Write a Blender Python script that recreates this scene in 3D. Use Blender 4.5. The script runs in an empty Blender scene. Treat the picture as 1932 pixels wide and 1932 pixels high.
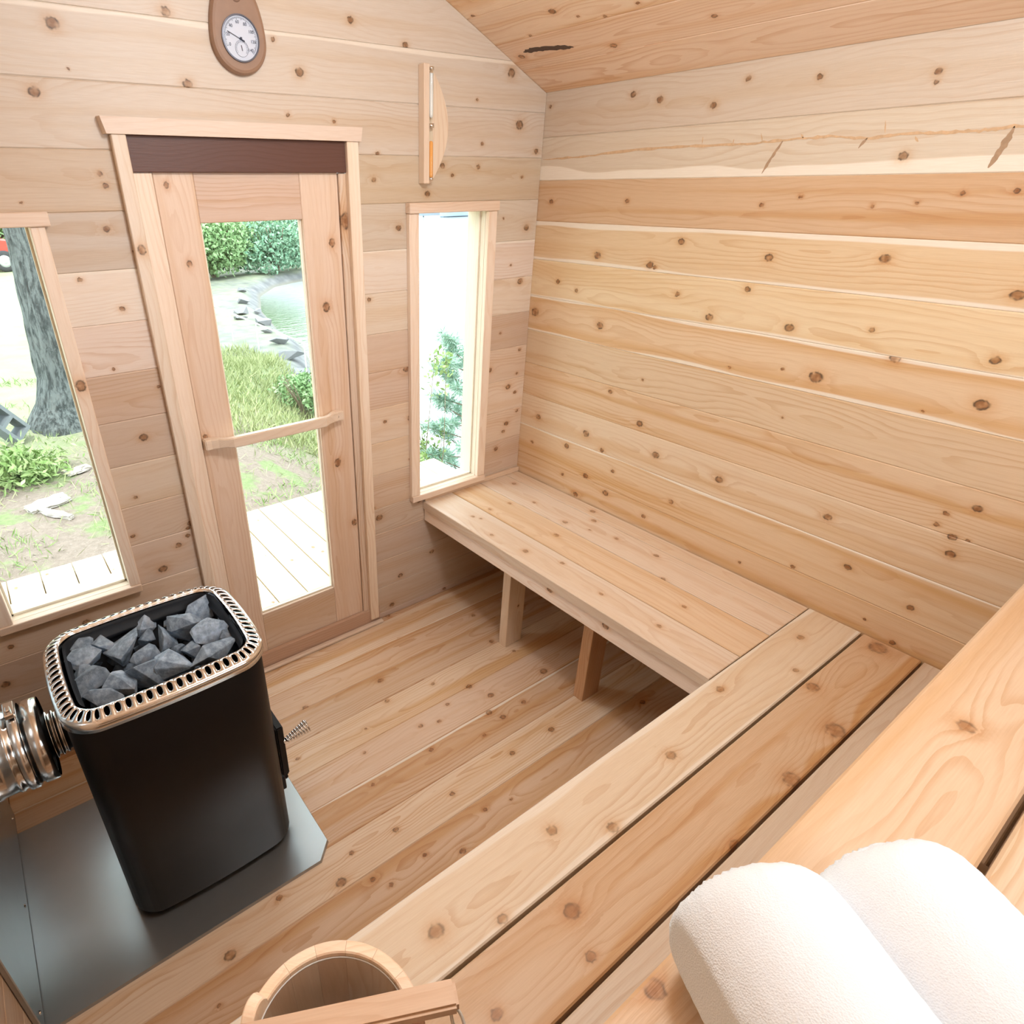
import bpy, bmesh, math, random
import numpy as np
from mathutils import Vector, Matrix

S = bpy.context.scene
# ------------------------------------------------------------------ camera
CAMR = Matrix(((0.81862306, -0.57425301, -0.00947408),
               (-0.28366176, -0.38991889, -0.87607036),
               (0.49939192, 0.71985883, -0.48209021)))
EYE = Vector((0, 0, 1.70))
cam_d = bpy.data.cameras.new('camera')
cam = bpy.data.objects.new('camera', cam_d)
S.collection.objects.link(cam)
S.camera = cam
cam_d.sensor_fit = 'HORIZONTAL'
cam_d.sensor_width = 36
cam_d.lens = 1153.56 / 1932 * 36
cam_d.shift_x = (966 - 777.56) / 1932
cam_d.shift_y = (985.80 - 966) / 1932
cam_d.clip_start = .02
cam_d.clip_end = 600
r0, r1, r2 = CAMR
cam.matrix_world = Matrix(((r0[0], -r1[0], -r2[0], EYE[0]), (r0[1], -r1[1], -r2[1], EYE[1]),
                           (r0[2], -r1[2], -r2[2], EYE[2]), (0, 0, 0, 1)))
# ------------------------------------------------------------------ daylight
world = bpy.data.worlds.new('overcast_sky')
S.world = world
world.use_nodes = True
bg = world.node_tree.nodes['Background']
bg.inputs[0].default_value = (.84, .94, 1.0, 1)
bg.inputs[1].default_value = 3.7
S.view_settings.view_transform = 'Standard'
S.view_settings.look = 'None'
S.view_settings.gamma = 1
S.view_settings.use_curve_mapping = False
S.view_settings.exposure = 0.34

S.cycles.max_bounces = 6
S.cycles.diffuse_bounces = 4
S.cycles.glossy_bounces = 3
S.cycles.caustics_reflective = False
S.cycles.caustics_refractive = False
S.cycles.use_adaptive_sampling = True
S.cycles.adaptive_threshold = .03

def lamp(name, typ, loc, aim, energy, color=(1, 1, 1), **kw):
    d = bpy.data.lights.new(name, typ)
    d.energy = energy
    d.color = color
    for k, v in kw.items():
        setattr(d, k, v)
    o = bpy.data.objects.new(name, d)
    S.collection.objects.link(o)
    o.location = loc
    o.rotation_euler = (Vector(aim) - Vector(loc)).to_track_quat('-Z', 'Y').to_euler()
    return o

lamp('sun', 'SUN', (0, -10, 20), (4, 0, 0), 1.9, (1, .97, .9), angle=math.radians(12))
# added fill: area light behind the back opening, unseen point light under the ridge
lamp('back_fill_light', 'AREA', (.80, -2.3, 1.60), (.80, 1.5, 1.25), 50, (.82, .92, 1), shape='RECTANGLE', size=2.4, size_y=1.5)
lamp('ridge_fill_light', 'POINT', (.79, .62, 2.25), (0, 0, 0), 25, (.84, .93, 1), shadow_soft_size=.10)
# ------------------------------------------------------------------ helpers
COL = S.collection
WM = {}
def reg(o, m=None):
    WM[o.name] = m if m is not None else Matrix.Identity(4)
def tag(o, label=None, cat=None, group=None, kind=None):
    if label: o['label'] = label
    if cat: o['category'] = cat
    if group: o['group'] = group
    if kind: o['kind'] = kind
    return o
def put(o, parent=None, m=None):
    m = m or Matrix.Identity(4)
    COL.objects.link(o)
    if parent:
        o.parent = parent
        o.matrix_basis = WM[parent.name].inverted() @ m
    else:
        o.matrix_basis = m
    reg(o, m)
    return o
def empty(name, loc=(0, 0, 0), label=None, cat=None, group=None, kind=None, parent=None):
    o = bpy.data.objects.new(name, None)
    o.empty_display_size = .05
    put(o, parent, Matrix.Translation(loc))
    return tag(o, label, cat, group, kind)
def mesh(name, V, F, mat, parent=None, m=None, smooth=False, uvless=True):
    me = bpy.data.meshes.new(name)
    me.from_pydata([tuple(v) for v in V], [], [tuple(f) for f in F])
    me.update()
    if smooth:
        for p in me.polygons: p.use_smooth = True
    if mat: me.materials.append(mat)
    o = bpy.data.objects.new(name, me)
    return put(o, parent, m)
def bm_obj(name, bm, mat, parent=None, m=None, smooth=False):
    bmesh.ops.recalc_face_normals(bm, faces=bm.faces)
    me = bpy.data.meshes.new(name)
    bm.to_mesh(me); bm.free()
    if smooth:
        for p in me.polygons: p.use_smooth = True
    if mat: me.materials.append(mat)
    return put(bpy.data.objects.new(name, me), parent, m)
def frame(o, U, V):
    U = Vector(U).normalized(); V = Vector(V).normalized(); N = U.cross(V)
    return Matrix(((U.x, V.x, N.x, o[0]), (U.y, V.y, N.y, o[1]), (U.z, V.z, N.z, o[2]), (0, 0, 0, 1)))

# ------------------------------------------------------------------ node helpers
class NT:
    def __init__(s, t): s.t = t
    def n(s, typ, ins={}, **kw):
        nd = s.t.nodes.new(typ)
        for k, v in kw.items(): setattr(nd, k, v)
        for k, v in ins.items():
            if hasattr(v, 'is_output'): s.t.links.new(v, nd.inputs[k])
            else: nd.inputs[k].default_value = v
        return nd
    def m(s, op, a, b=None, c=None, clamp=False):
        ins = {0: a}
        if b is not None: ins[1] = b
        if c is not None: ins[2] = c
        return s.n('ShaderNodeMath', ins, operation=op, use_clamp=clamp).outputs[0]
    def v(s, op, a, b=None):
        ins = {0: a}
        if b is not None: ins[1] = b
        nd = s.n('ShaderNodeVectorMath', ins, operation=op)
        return nd.outputs['Value'] if op in ('LENGTH', 'DISTANCE', 'DOT_PRODUCT') else nd.outputs[0]
    def sep(s, a): return s.n('ShaderNodeSeparateXYZ', {0: a}).outputs
    def comb(s, a, b, c): return s.n('ShaderNodeCombineXYZ', {0: a, 1: b, 2: c}).outputs[0]
    def noise(s, vec, scale=1, detail=2, rough=.5, w=None, dist=0):
        ins = {'Vector': vec, 'Scale': scale, 'Detail': detail, 'Roughness': rough, 'Distortion': dist}
        kw = {}
        if w is not None:
            kw['noise_dimensions'] = '4D'; 
        nd = s.t.nodes.new('ShaderNodeTexNoise')
        if w is not None: nd.noise_dimensions = '4D'; ins['W'] = w
        for k, v in ins.items():
            if hasattr(v, 'is_output'): s.t.links.new(v, nd.inputs[k])
            else: nd.inputs[k].default_value = v
        return nd.outputs[0]
    def ss(s, x, a, b):      # smoothstep from a (0) to b (1)
        nd = s.n('ShaderNodeMapRange', {0: x, 1: a, 2: b, 3: 0.0, 4: 1.0}, interpolation_type='SMOOTHSTEP')
        return nd.outputs[0]
    def mix(s, f, a, b, bt='MIX'):
        nd = s.t.nodes.new('ShaderNodeMix'); nd.data_type = 'RGBA'; nd.blend_type = bt
        for k, v in ((0, f), (6, a), (7, b)):
            if hasattr(v, 'is_output'): s.t.links.new(v, nd.inputs[k])
            else: nd.inputs[k].default_value = v if k == 0 or len(v) == 4 else tuple(v) + (1,)
        return nd.outputs[2]
    def attr(s, name):
        nd = s.n('ShaderNodeAttribute', {}, attribute_type='OBJECT', attribute_name=name)
        return nd
def newmat(name):
    m = bpy.data.materials.new(name); m.use_nodes = True
    t = NT(m.node_tree)
    b = m.node_tree.nodes['Principled BSDF']
    return m, t, b
def lin(r, g, b):
    f = lambda c: ((c/255)/12.92 if c/255 <= .04045 else ((c/255+.055)/1.055)**2.4)
    return (f(r), f(g), f(b))

# knot group -----------------------------------------------------------------
def knot_group():
    g = bpy.data.node_groups.new('knot', 'ShaderNodeTree')
    I = g.interface
    I.new_socket('P', in_out='INPUT', socket_type='NodeSocketVector')
    I.new_socket('K', in_out='INPUT', socket_type='NodeSocketVector')
    for nm in ('Disp', 'Core', 'Rim', 'Halo'):
        I.new_socket(nm, in_out='INPUT', socket_type='NodeSocketFloat')
        I.new_socket(nm, in_out='OUTPUT', socket_type='NodeSocketFloat')
    t = NT(g)
    gi = g.nodes.new('NodeGroupInput'); go = g.nodes.new('NodeGroupOutput')
    P = t.sep(gi.outputs['P']); K = t.sep(gi.outputs['K'])
    r = t.m('MAXIMUM', K[2], .0005)
    on = t.m('GREATER_THAN', K[2], .001)
    dx = t.m('MULTIPLY', t.m('SUBTRACT', P[0], K[0]), .8)
    dy = t.m('SUBTRACT', P[1], K[1])
    q = t.m('DIVIDE', t.m('SQRT', t.m('ADD', t.m('MULTIPLY', dx, dx), t.m('MULTIPLY', dy, dy))), r)
    def gauss(x, w):
        y = t.m('DIVIDE', x, w)
        return t.m('EXPONENT', t.m('MULTIPLY', t.m('MULTIPLY', y, y), -1))
    # ring displacement reaches further along the board
    ql = t.m('DIVIDE', t.m('SQRT', t.m('ADD', t.m('MULTIPLY', t.m('MULTIPLY', dx, dx), .35), t.m('MULTIPLY', dy, dy))), r)
    disp = t.m('MULTIPLY', t.m('MULTIPLY', gauss(ql, 2.3), t.m('MULTIPLY', r, 1.5)), on)
    core = t.m('MULTIPLY', t.ss(q, 1.1, .8), on)
    rim = t.m('MULTIPLY', gauss(t.m('SUBTRACT', q, 1.0), .2), on)
    halo = t.m('MULTIPLY', gauss(q, 1.9), on)
    t.t.links.new(t.m('ADD', gi.outputs['Disp'], disp), go.inputs['Disp'])
    t.t.links.new(t.m('MAXIMUM', gi.outputs['Core'], core), go.inputs['Core'])
    t.t.links.new(t.m('MAXIMUM', gi.outputs['Rim'], rim), go.inputs['Rim'])
    t.t.links.new(t.m('MAXIMUM', gi.outputs['Halo'], halo), go.inputs['Halo'])
    return g
KG = knot_group()
NK = 8
def wood_mat(name, rough=.43, nk=NK, spec=.35):
    m, t, b = newmat(name)
    tc = t.n('ShaderNodeTexCoord').outputs['Object']
    gr = t.sep(t.attr('grain').outputs['Vector'])       # seed, rings per metre, contrast
    pi = t.sep(t.attr('pith').outputs['Vector'])        # across offset, depth, streak amount
    sp = t.sep(t.attr('sap').outputs['Vector'])         # upper edge, lower edge, half width
    ks = t.attr('knotty').outputs['Fac']
    tone = t.attr('tone').outputs['Color']
    P = t.sep(tc)
    X = P[0]; Y = t.m('ADD', P[1], P[2])
    def n2d(fx, fy, off, det=1, rough=.5, y=None):
        s_ = t.m('MULTIPLY', gr[0], 1.7)
        v = t.comb(t.m('MULTIPLY_ADD', X, fx, t.m('ADD', s_, off)), t.m('MULTIPLY_ADD', Y if y is None else y, fy, t.m('ADD', gr[0], off * 2)), 0.0)
        nd = t.n('ShaderNodeTexNoise', {'Vector': v, 'Scale': 1.0, 'Detail': det, 'Roughness': rough})
        nd.noise_dimensions = '2D'
        return nd.outputs[0]
    n1 = t.m('SUBTRACT', n2d(1.6, 5.0, 0.0), .5)
    n2 = t.m('SUBTRACT', n2d(2.7, 8.0, 4.3), .5)
    disp = core = rim = halo = 0.0
    if nk:
        wn = t.m('SUBTRACT', n2d(70, 70, 2.2, 1), .5)
        wn2 = t.m('SUBTRACT', n2d(160, 160, 9.2, 0), .5)
        kp = t.v('ADD', tc, t.comb(t.m('MULTIPLY', wn, .007), t.m('MULTIPLY', wn2, .004), 0.0))
        for i in range(nk):
            g = t.t.nodes.new('ShaderNodeGroup'); g.node_tree = KG
            for k, v in (('P', kp), ('K', t.attr('k%d' % i).outputs['Vector']), ('Disp', disp), ('Core', core), ('Rim', rim), ('Halo', halo)):
                if hasattr(v, 'is_output'): t.t.links.new(v, g.inputs[k])
                else: g.inputs[k].default_value = v
            disp, core, rim, halo = [g.outputs[k] for k in ('Disp', 'Core', 'Rim', 'Halo')]
    yy = t.m('ADD', t.m('SUBTRACT', P[1], pi[0]), t.m('MULTIPLY', n1, .07))
    zz = t.m('ADD', t.m('ADD', pi[1], P[2]), t.m('MULTIPLY', n2, .05))
    r = t.m('ADD', t.m('SQRT', t.m('ADD', t.m('MULTIPLY', yy, yy), t.m('MULTIPLY', zz, zz))), disp)
    jag = n2d(9.0, 60.0, 1.1, 1, .6)
    fr = t.m('FRACT', t.m('MULTIPLY_ADD', r, gr[1], t.m('MULTIPLY', jag, .55)))
    late = t.m('MULTIPLY', t.ss(fr, .45, .95), t.ss(fr, 1.0, .96))
    lamt = t.ss(n2d(1.5, 14.0, 3.1), .3, .7)
    late = t.m('MULTIPLY', late, t.m('MULTIPLY', t.m('MULTIPLY_ADD', lamt, .8, .2), gr[2]))
    st = t.ss(n2d(.45, 17.0, 11.7, 2, .55, t.m('ADD', Y, t.m('MULTIPLY', disp, 1.2))), .42, .72)
    c = t.mix(t.m('MULTIPLY', st, pi[2]), tone, t.v('MULTIPLY', tone, (.86, .69, .47)))
    c = t.mix(late, c, t.v('MULTIPLY', c, (.74, .53, .34)))
    e = t.m('MULTIPLY', n2d(2.5, 0.0, 5.9), 1.6)
    up = t.m('SUBTRACT', t.m('MULTIPLY', sp[0], e), t.m('SUBTRACT', sp[2], P[1]))
    dn = t.m('SUBTRACT', t.m('MULTIPLY', sp[1], e), t.m('ADD', sp[2], P[1]))
    sap = t.m('MAXIMUM', t.ss(up, 0, .005), t.ss(dn, 0, .005))
    sap = t.m('MULTIPLY', sap, t.m('GREATER_THAN', t.m('ADD', sp[0], sp[1]), .001))
    c = t.mix(t.m('MULTIPLY', sap, .85), c, (.84, .76, .66))
    fib = n2d(18.0, 420.0, 0.0, 1, .6)
    c = t.v('MULTIPLY', c, t.comb(*[t.m('MULTIPLY_ADD', fib, k, 1 - k / 2) for k in (.10, .14, .18)]))
    if nk:
        c = t.mix(t.m('MULTIPLY', halo, .7), c, t.v('MULTIPLY', c, (.80, .54, .30)))
        c = t.mix(t.m('MULTIPLY', t.m('MULTIPLY', core, ks), t.m('MULTIPLY_ADD', wn, 1.6, .80, clamp=True)), c, t.v('MULTIPLY', c, (.42, .30, .22)))
        c = t.mix(t.m('MULTIPLY', t.m('MULTIPLY', rim, ks), t.m('MULTIPLY_ADD', wn, 2.6, .75, clamp=True)), c, (.07, .045, .03))
    t.t.links.new(c, b.inputs['Base Color'])
    b.inputs['Roughness'].default_value = rough
    b.inputs['Specular IOR Level'].default_value = spec
    bump = t.n('ShaderNodeBump', {'Strength': .2, 'Distance': .001, 'Height': fib})
    t.t.links.new(bump.outputs[0], b.inputs['Normal'])
    return m
WOODS = {k: wood_mat('knotty_cedar_%d' % k, nk=k) for k in (0, 2, 4, 6, 8)}
WOOD = PLAIN = None
def wood_for(n):
    for k in (0, 2, 4, 6, 8):
        if n <= k: return WOODS[k]
    return WOODS[8]
def simple(name, col, rough=.5, metal=0, spec=.5, bump=None, var=None):
    m, t, b = newmat(name)
    b.inputs['Base Color'].default_value = tuple(col) + (1,)
    b.inputs['Roughness'].default_value = rough
    b.inputs['Metallic'].default_value = metal
    b.inputs['Specular IOR Level'].default_value = spec
    tc = t.n('ShaderNodeTexCoord').outputs['Object']
    if var:
        sc, amt = var
        n = t.noise(tc, sc, 4, .6)
        f = t.m('ADD', t.m('MULTIPLY', n, amt * 2), 1 - amt)
        c = t.v('MULTIPLY', tuple(col), t.comb(f, f, f))
        t.t.links.new(c, b.inputs['Base Color'])
    if bump:
        sc, st, ds = bump
        n = t.noise(tc, sc, 5, .6)
        bp = t.n('ShaderNodeBump', {'Strength': st, 'Distance': ds, 'Height': n})
        t.t.links.new(bp.outputs[0], b.inputs['Normal'])
    return m

rnd = random.Random(4)
_seed = [0.0]
def woodify(o, tone, half, knots=(), contrast=.55, rings=95, streak=.5, sap=(0, 0), pith=None, nk=NK, knotty=.85):
    _seed[0] += 3.77
    o['knotty'] = float(knotty)
    o['tone'] = [float(x) for x in tone]
    o['grain'] = [_seed[0], float(rings), float(contrast)]
    p = pith or (rnd.uniform(-.05, .05), rnd.uniform(.015, .06))
    o['pith'] = [float(p[0]), float(p[1]), float(streak)]
    o['sap'] = [float(sap[0]), float(sap[1]), float(half)]
    o.data.materials.clear(); o.data.materials.append(wood_for(min(len(knots), NK)))
    for i in range(NK):
        if i < len(knots): o['k%d' % i] = [float(a) for a in knots[i]]
def board(name, parent, origin, U, V, poly, thick, tone, knots=(), mat=None, ch=.0025, kind=None, label=None, **kw):
    """A board whose face polygon poly lies in the U,V plane at origin; its body goes back along -N."""
    M = frame(origin, U, V)
    cu = sum(p[0] for p in poly) / len(poly); cv = sum(p[1] for p in poly) / len(poly)
    M = M @ Matrix.Translation((cu, cv, 0))
    pl = [(p[0] - cu, p[1] - cv) for p in poly]
    n = len(pl)
    a2 = sum(pl[i][0]*pl[(i+1)%n][1]-pl[(i+1)%n][0]*pl[i][1] for i in range(n))
    if a2 < 0: pl = pl[::-1]
    ins = []
    for i in range(n):          # inset polygon by ch
        p0 = Vector(pl[i-1]); p1 = Vector(pl[i]); p2 = Vector(pl[(i+1) % n])
        d1 = (p1-p0).normalized(); d2 = (p2-p1).normalized()
        n1 = Vector((-d1.y, d1.x)); n2 = Vector((-d2.y, d2.x))
        k = 1 + n1.dot(n2)
        ins.append(p1 + (n1+n2) * (ch/max(k, .3)))
    V3 = [(p.x, p.y, 0) for p in ins] + [(p[0], p[1], -ch) for p in pl] + [(p[0], p[1], -thick) for p in pl]
    F = [tuple(range(n))]
    for i in range(n):
        j = (i+1) % n
        F += [(i, i+n, j+n, j), (i+n, i+2*n, j+2*n, j+n)]
    F.append(tuple(range(3*n-1, 2*n-1, -1)))
    o = mesh(name, V3, F, mat or WOOD, parent, M)
    half = (max(p[1] for p in pl) - min(p[1] for p in pl)) / 2
    woodify(o, tone, half, knots, **kw)
    tag(o, label=label, kind=kind)
    return o
def rect(u0, u1, v0, v1): return [(u0, v0), (u1, v0), (u1, v1), (u0, v1)]
def pick(K, u0, u1, v0, v1, extra=0, rk=None, rf=.62):
    cu, cv = (u0+u1)/2, (v0+v1)/2
    out = []
    for (a, b_, r) in K:
        if u0-.005 < a < u1+.005 and v0-.002 < b_ < v1+.002:
            if all((a-cu-x)**2+(b_-cv-y)**2 > .02**2 for x, y, _ in out):
                out.append((a-cu, b_-cv, r*rf))
    out.sort(key=lambda k: -k[2])
    R = rk or rnd
    for _ in range(extra):
        out.append((R.uniform(u0, u1)-cu, R.uniform(v0+.015, v1-.015)-cv, R.uniform(.003, .009)))
    return out[:NK]
def boxbm(bm, c, s, m=None):
    r = bmesh.ops.create_cube(bm, size=1, matrix=(m or Matrix.Identity(4)) @ Matrix.Translation(c) @ Matrix.Diagonal((*s, 1)))
    return r['verts']
def bevbox(name, parent, lo, hi, tone, bev=.002, axis='x', mat=None, knots=(), **kw):
    """Box-shaped wooden piece with eased edges; axis = direction of its grain."""
    lo = Vector(lo); hi = Vector(hi); c = (lo+hi)/2; s = hi-lo
    R = {'x': Matrix.Identity(3), 'y': Matrix(((0, 1, 0), (-1, 0, 0), (0, 0, 1))).transposed(),
         'z': Matrix(((0, 1, 0), (0, 0, 1), (1, 0, 0)))}[axis]
    # columns of R are local axes in world: local x = grain
    M = Matrix.Translation(c) @ R.to_4x4()
    ls = R.transposed() @ s
    bm = bmesh.new()
    boxbm(bm, (0, 0, 0), [abs(v) for v in ls])
    if bev: bmesh.ops.bevel(bm, geom=bm.edges[:], offset=bev, segments=1, affect='EDGES')
    o = bm_obj(name, bm, mat or WOOD, parent, M)
    woodify(o, tone, 1, knots, **kw)
    return o
def ring_tube(bm, pts, rad, seg=10, closed=False, caps=True):
    """Sweep a circle along pts (list of Vector); rad may be a list."""
    n = len(pts); rings = []
    prev = None
    for i, p in enumerate(pts):
        a = pts[(i-1) % n] if (closed or i) else pts[0]
        b = pts[(i+1) % n] if (closed or i < n-1) else pts[-1]
        d = (b-a).normalized()
        if prev is None:
            up = Vector((0, 0, 1)) if abs(d.z) < .9 else Vector((1, 0, 0))
            x = d.cross(up).normalized()
        else:
            x = (prev - d*prev.dot(d)).normalized()
        prev = x; y = d.cross(x)
        r = rad[i] if isinstance(rad, (list, tuple)) else rad
        rings.append([bm.verts.new(p + x*math.cos(t)*r + y*math.sin(t)*r) for t in [2*math.pi*k/seg for k in range(seg)]])
    for i in range(n if closed else n-1):
        A, B = rings[i], rings[(i+1) % n]
        for k in range(seg):
            bm.faces.new((A[k], A[(k+1) % seg], B[(k+1) % seg], B[k]))
    if caps and not closed:
        bm.faces.new(rings[0][::-1]); bm.faces.new(rings[-1])
def lathe(bm, prof, seg=32, axis='z', c=(0, 0, 0), a0=0, a1=2*math.pi):
    full = abs(a1-a0-2*math.pi) < 1e-6
    N = seg if full else seg+1
    R = []
    for r, h in prof:
        row = []
        for k in range(N):
            a = a0+(a1-a0)*k/seg
            x, y = r*math.cos(a), r*math.sin(a)
            v = (x, y, h) if axis == 'z' else (h, x, y)
            row.append(bm.verts.new((v[0]+c[0], v[1]+c[1], v[2]+c[2])))
        R.append(row)
    for i in range(len(R)-1):
        for k in range(seg):
            j = (k+1) % N
            bm.faces.new((R[i][k], R[i][j], R[i+1][j], R[i+1][k]))

# ------------------------------------------------------------------ measured knots (metres on each surface)
KN = {
'right':[(1.412,1.924,0.012),(1.229,1.894,0.0109),(1.14,1.947,0.0089),(0.951,1.93,0.0089),(0.696,1.912,0.0091),(0.693,1.892,0.0058),(1.251,1.538,0.0127),(1.351,1.461,0.0153),(0.964,1.512,0.0132),(0.678,1.53,0.0138),(0.401,1.475,0.0148),(1.231,1.382,0.0103),(1.004,1.422,0.0115),(1.104,1.328,0.014),(0.857,1.334,0.0145),(0.654,1.36,0.0084),(0.568,1.43,0.0076),(0.389,1.334,0.0123),(0.75,1.215,0.0214),(0.582,1.301,0.0144),(0.844,1.218,0.005),(1.002,1.19,0.0056),(1.022,1.644,0.0071),(0.921,1.665,0.0055),(0.744,1.645,0.0059),(0.652,1.653,0.0055),(0.57,1.674,0.0068),(0.475,1.679,0.0078),(1.868,1.944,0.0081),(1.575,1.475,0.0163),(1.75,1.369,0.011),(1.654,1.347,0.0088),(1.859,1.241,0.022),(1.523,1.237,0.0171),(1.823,1.644,0.0104),(1.48,1.649,0.0088),(1.787,0.811,0.0153),(1.78,0.845,0.0065),(1.52,0.814,0.0175),(1.352,0.864,0.0071),(1.411,0.826,0.0055),(1.432,0.77,0.0114),(1.195,0.829,0.0167),(1.611,0.731,0.0145),(1.493,0.636,0.0142),(1.366,0.703,0.0094),(1.098,0.677,0.0117),(1.383,0.6,0.0156),(1.196,0.574,0.0109),(1.533,0.535,0.0148),(1.81,0.687,0.0091),(1.284,0.924,0.0152),(1.433,1.008,0.0106),(1.304,1.083,0.0065),(0.749,1.215,0.0204),(0.846,1.218,0.0048),(1.0,1.191,0.0053),(0.579,1.299,0.0147),(0.378,1.23,0.0175),(0.483,1.186,0.0039),(0.807,1.08,0.005),(0.946,0.823,0.0148),(0.835,0.809,0.007),(0.603,0.829,0.0134),(0.612,0.857,0.0048),(0.952,0.871,0.0087),(0.3,0.985,0.0121),(0.352,0.948,0.0079),(0.32,0.894,0.0118),(0.289,0.897,0.0058),(0.47,0.767,0.0081),(1.099,0.677,0.01),(0.934,0.707,0.0061),(0.509,0.702,0.0121),(0.521,0.671,0.0049),(0.648,0.631,0.0081),(0.336,0.659,0.0111),(0.209,0.686,0.0081),(0.339,0.533,0.0105),(0.308,0.848,0.013),(0.421,0.565,0.0049),(0.807,0.565,0.006)],
'ceil':[(1.741,1.16,0.0093),(1.767,1.489,0.0129),(1.599,1.582,0.0138),(1.637,1.518,0.006),(1.66,1.441,0.0073),(1.645,1.324,0.0067),(1.538,1.856,0.0087),(1.66,1.728,0.007)],
'front':[(1.118,2.111,0.0114),(1.305,2.07,0.0112),(1.741,2.035,0.018),(1.793,1.886,0.0192),(1.623,1.825,0.0077),(1.884,1.808,0.0119),(1.177,1.719,0.0095),(1.495,1.731,0.0076),(1.389,1.676,0.0119),(1.195,1.79,0.0067),(1.822,1.725,0.0068),(1.863,1.555,0.0146),(1.85,1.362,0.0154),(1.609,1.756,0.0094),(0.342,2.032,0.0162),(0.271,1.897,0.0142),(0.6,2.076,0.0136),(0.876,2.05,0.0073),(0.947,1.983,0.0145),(0.628,1.937,0.0137),(0.355,1.949,0.0034),(0.901,1.879,0.0068),(0.379,1.708,0.0087),(0.358,1.61,0.01),(0.266,1.494,0.0071),(0.182,1.674,0.0036),(0.419,1.553,0.0095),(0.523,1.712,0.0052),(0.543,1.51,0.008),(1.014,1.541,0.0123),(0.977,1.35,0.0173),(1.067,1.605,0.022),(0.296,0.586,0.0162),(0.36,0.656,0.0118),(0.232,0.734,0.0082),(0.402,0.708,0.0088),(-0.178,0.485,0.0102),(-0.227,0.36,0.0144),(0.206,1.272,0.013),(0.448,0.57,0.0141),(0.977,0.794,0.0174),(1.033,0.522,0.0173),(1.058,1.029,0.0099),(1.191,0.912,0.009),(1.117,0.559,0.0137),(1.347,0.53,0.0147),(1.148,0.509,0.018),(1.246,0.188,0.0135),(1.292,1.099,0.0157),(1.823,0.937,0.0151),(1.876,1.088,0.0084),(1.886,0.818,0.0091),(1.827,0.77,0.0135),(1.711,1.027,0.0142),(1.922,0.575,0.0146)],
'bench':[(1.8,1.787,0.0145),(1.739,1.6,0.0106),(1.548,1.664,0.0103),(1.449,1.657,0.01),(1.411,1.5,0.0092),(1.715,1.405,0.0145),(1.816,1.345,0.0146),(1.61,1.352,0.0137),(1.432,1.337,0.015),(1.48,1.202,0.0102),(1.775,1.2,0.0112),(1.791,1.038,0.0125),(1.682,0.933,0.0115),(1.601,0.798,0.0103),(1.443,0.998,0.009),(1.453,0.784,0.0113),(1.744,0.508,0.0093),(1.875,0.356,0.022),(1.59,0.446,0.0069),(1.355,0.526,0.0092),(1.489,0.485,0.0054),(1.267,0.543,0.0051),(1.061,0.472,0.011),(1.561,0.388,0.0145),(1.452,0.284,0.021),(1.222,0.275,0.0175),(1.2,0.32,0.0074),(0.971,0.261,0.0114),(0.692,0.499,0.01),(0.8,0.43,0.011),(0.378,0.481,0.0125),(0.489,0.428,0.0083),(0.603,0.364,0.0138),(0.572,0.293,0.0084),(0.381,0.324,0.0088)],
'fascia':[(1.154,0.477,0.0144),(0.914,0.473,0.0143)],
'up':[(1.025,0.062,0.0077),(0.369,0.117,0.0062)],
'floor':[(0.921,1.558,0.0138),(0.883,1.451,0.0111),(0.747,1.383,0.0069),(0.688,1.295,0.008),(1.077,1.424,0.0097),(1.183,1.33,0.0135),(1.22,1.246,0.015),(1.058,1.305,0.0092),(0.915,1.279,0.0104),(1.157,1.185,0.0143),(1.297,1.149,0.011),(1.073,1.115,0.0084),(0.883,1.172,0.0097),(0.645,1.17,0.0074),(1.284,0.995,0.0136),(1.1,1.0,0.0112),(0.935,1.036,0.0061),(0.834,0.993,0.0101),(0.618,0.994,0.0106),(0.472,1.008,0.0088),(0.405,0.95,0.0177),(0.481,0.906,0.0095),(0.515,0.864,0.0082),(0.642,0.88,0.0075),(0.74,0.825,0.0114),(0.882,0.89,0.0083),(0.974,0.87,0.0057),(1.479,1.223,0.0181),(1.658,0.89,0.0128),(0.491,1.405,0.0079),(0.617,1.6,0.0128),(0.62,1.915,0.0189),(0.085,0.95,0.0173),(-0.11,0.991,0.0086),(0.246,1.011,0.0103),(0.158,0.947,0.0042),(0.152,0.894,0.004),(0.024,0.861,0.0056)],

}
# ------------------------------------------------------------------ room shell
W, XL, D, YB = 1.917, -.33, 1.89, -.62
ZT = 1.986; SL = .45; XR = (W+XL)/2
ROOM = 'knotty cedar boards'
BACKING = simple('sheathing', (.35, .24, .15), .8, var=(8, .2))
DESAT = .19
def T(r, g, b, k=1.0):
    a = lin(r, g, b); l_ = .3*a[0]+.6*a[1]+.1*a[2]; q = DESAT
    return tuple((c*(1-q)+l_*q)*k for c in a)
def slab(name, lo, hi, kind='structure', mat=None, parent=None):
    lo = Vector(lo); hi = Vector(hi)
    bm = bmesh.new(); boxbm(bm, (0, 0, 0), hi-lo)
    o = bm_obj(name, bm, mat or BACKING, parent, Matrix.Translation((lo+hi)/2))
    return tag(o, kind=kind)
TK = .045
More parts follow.
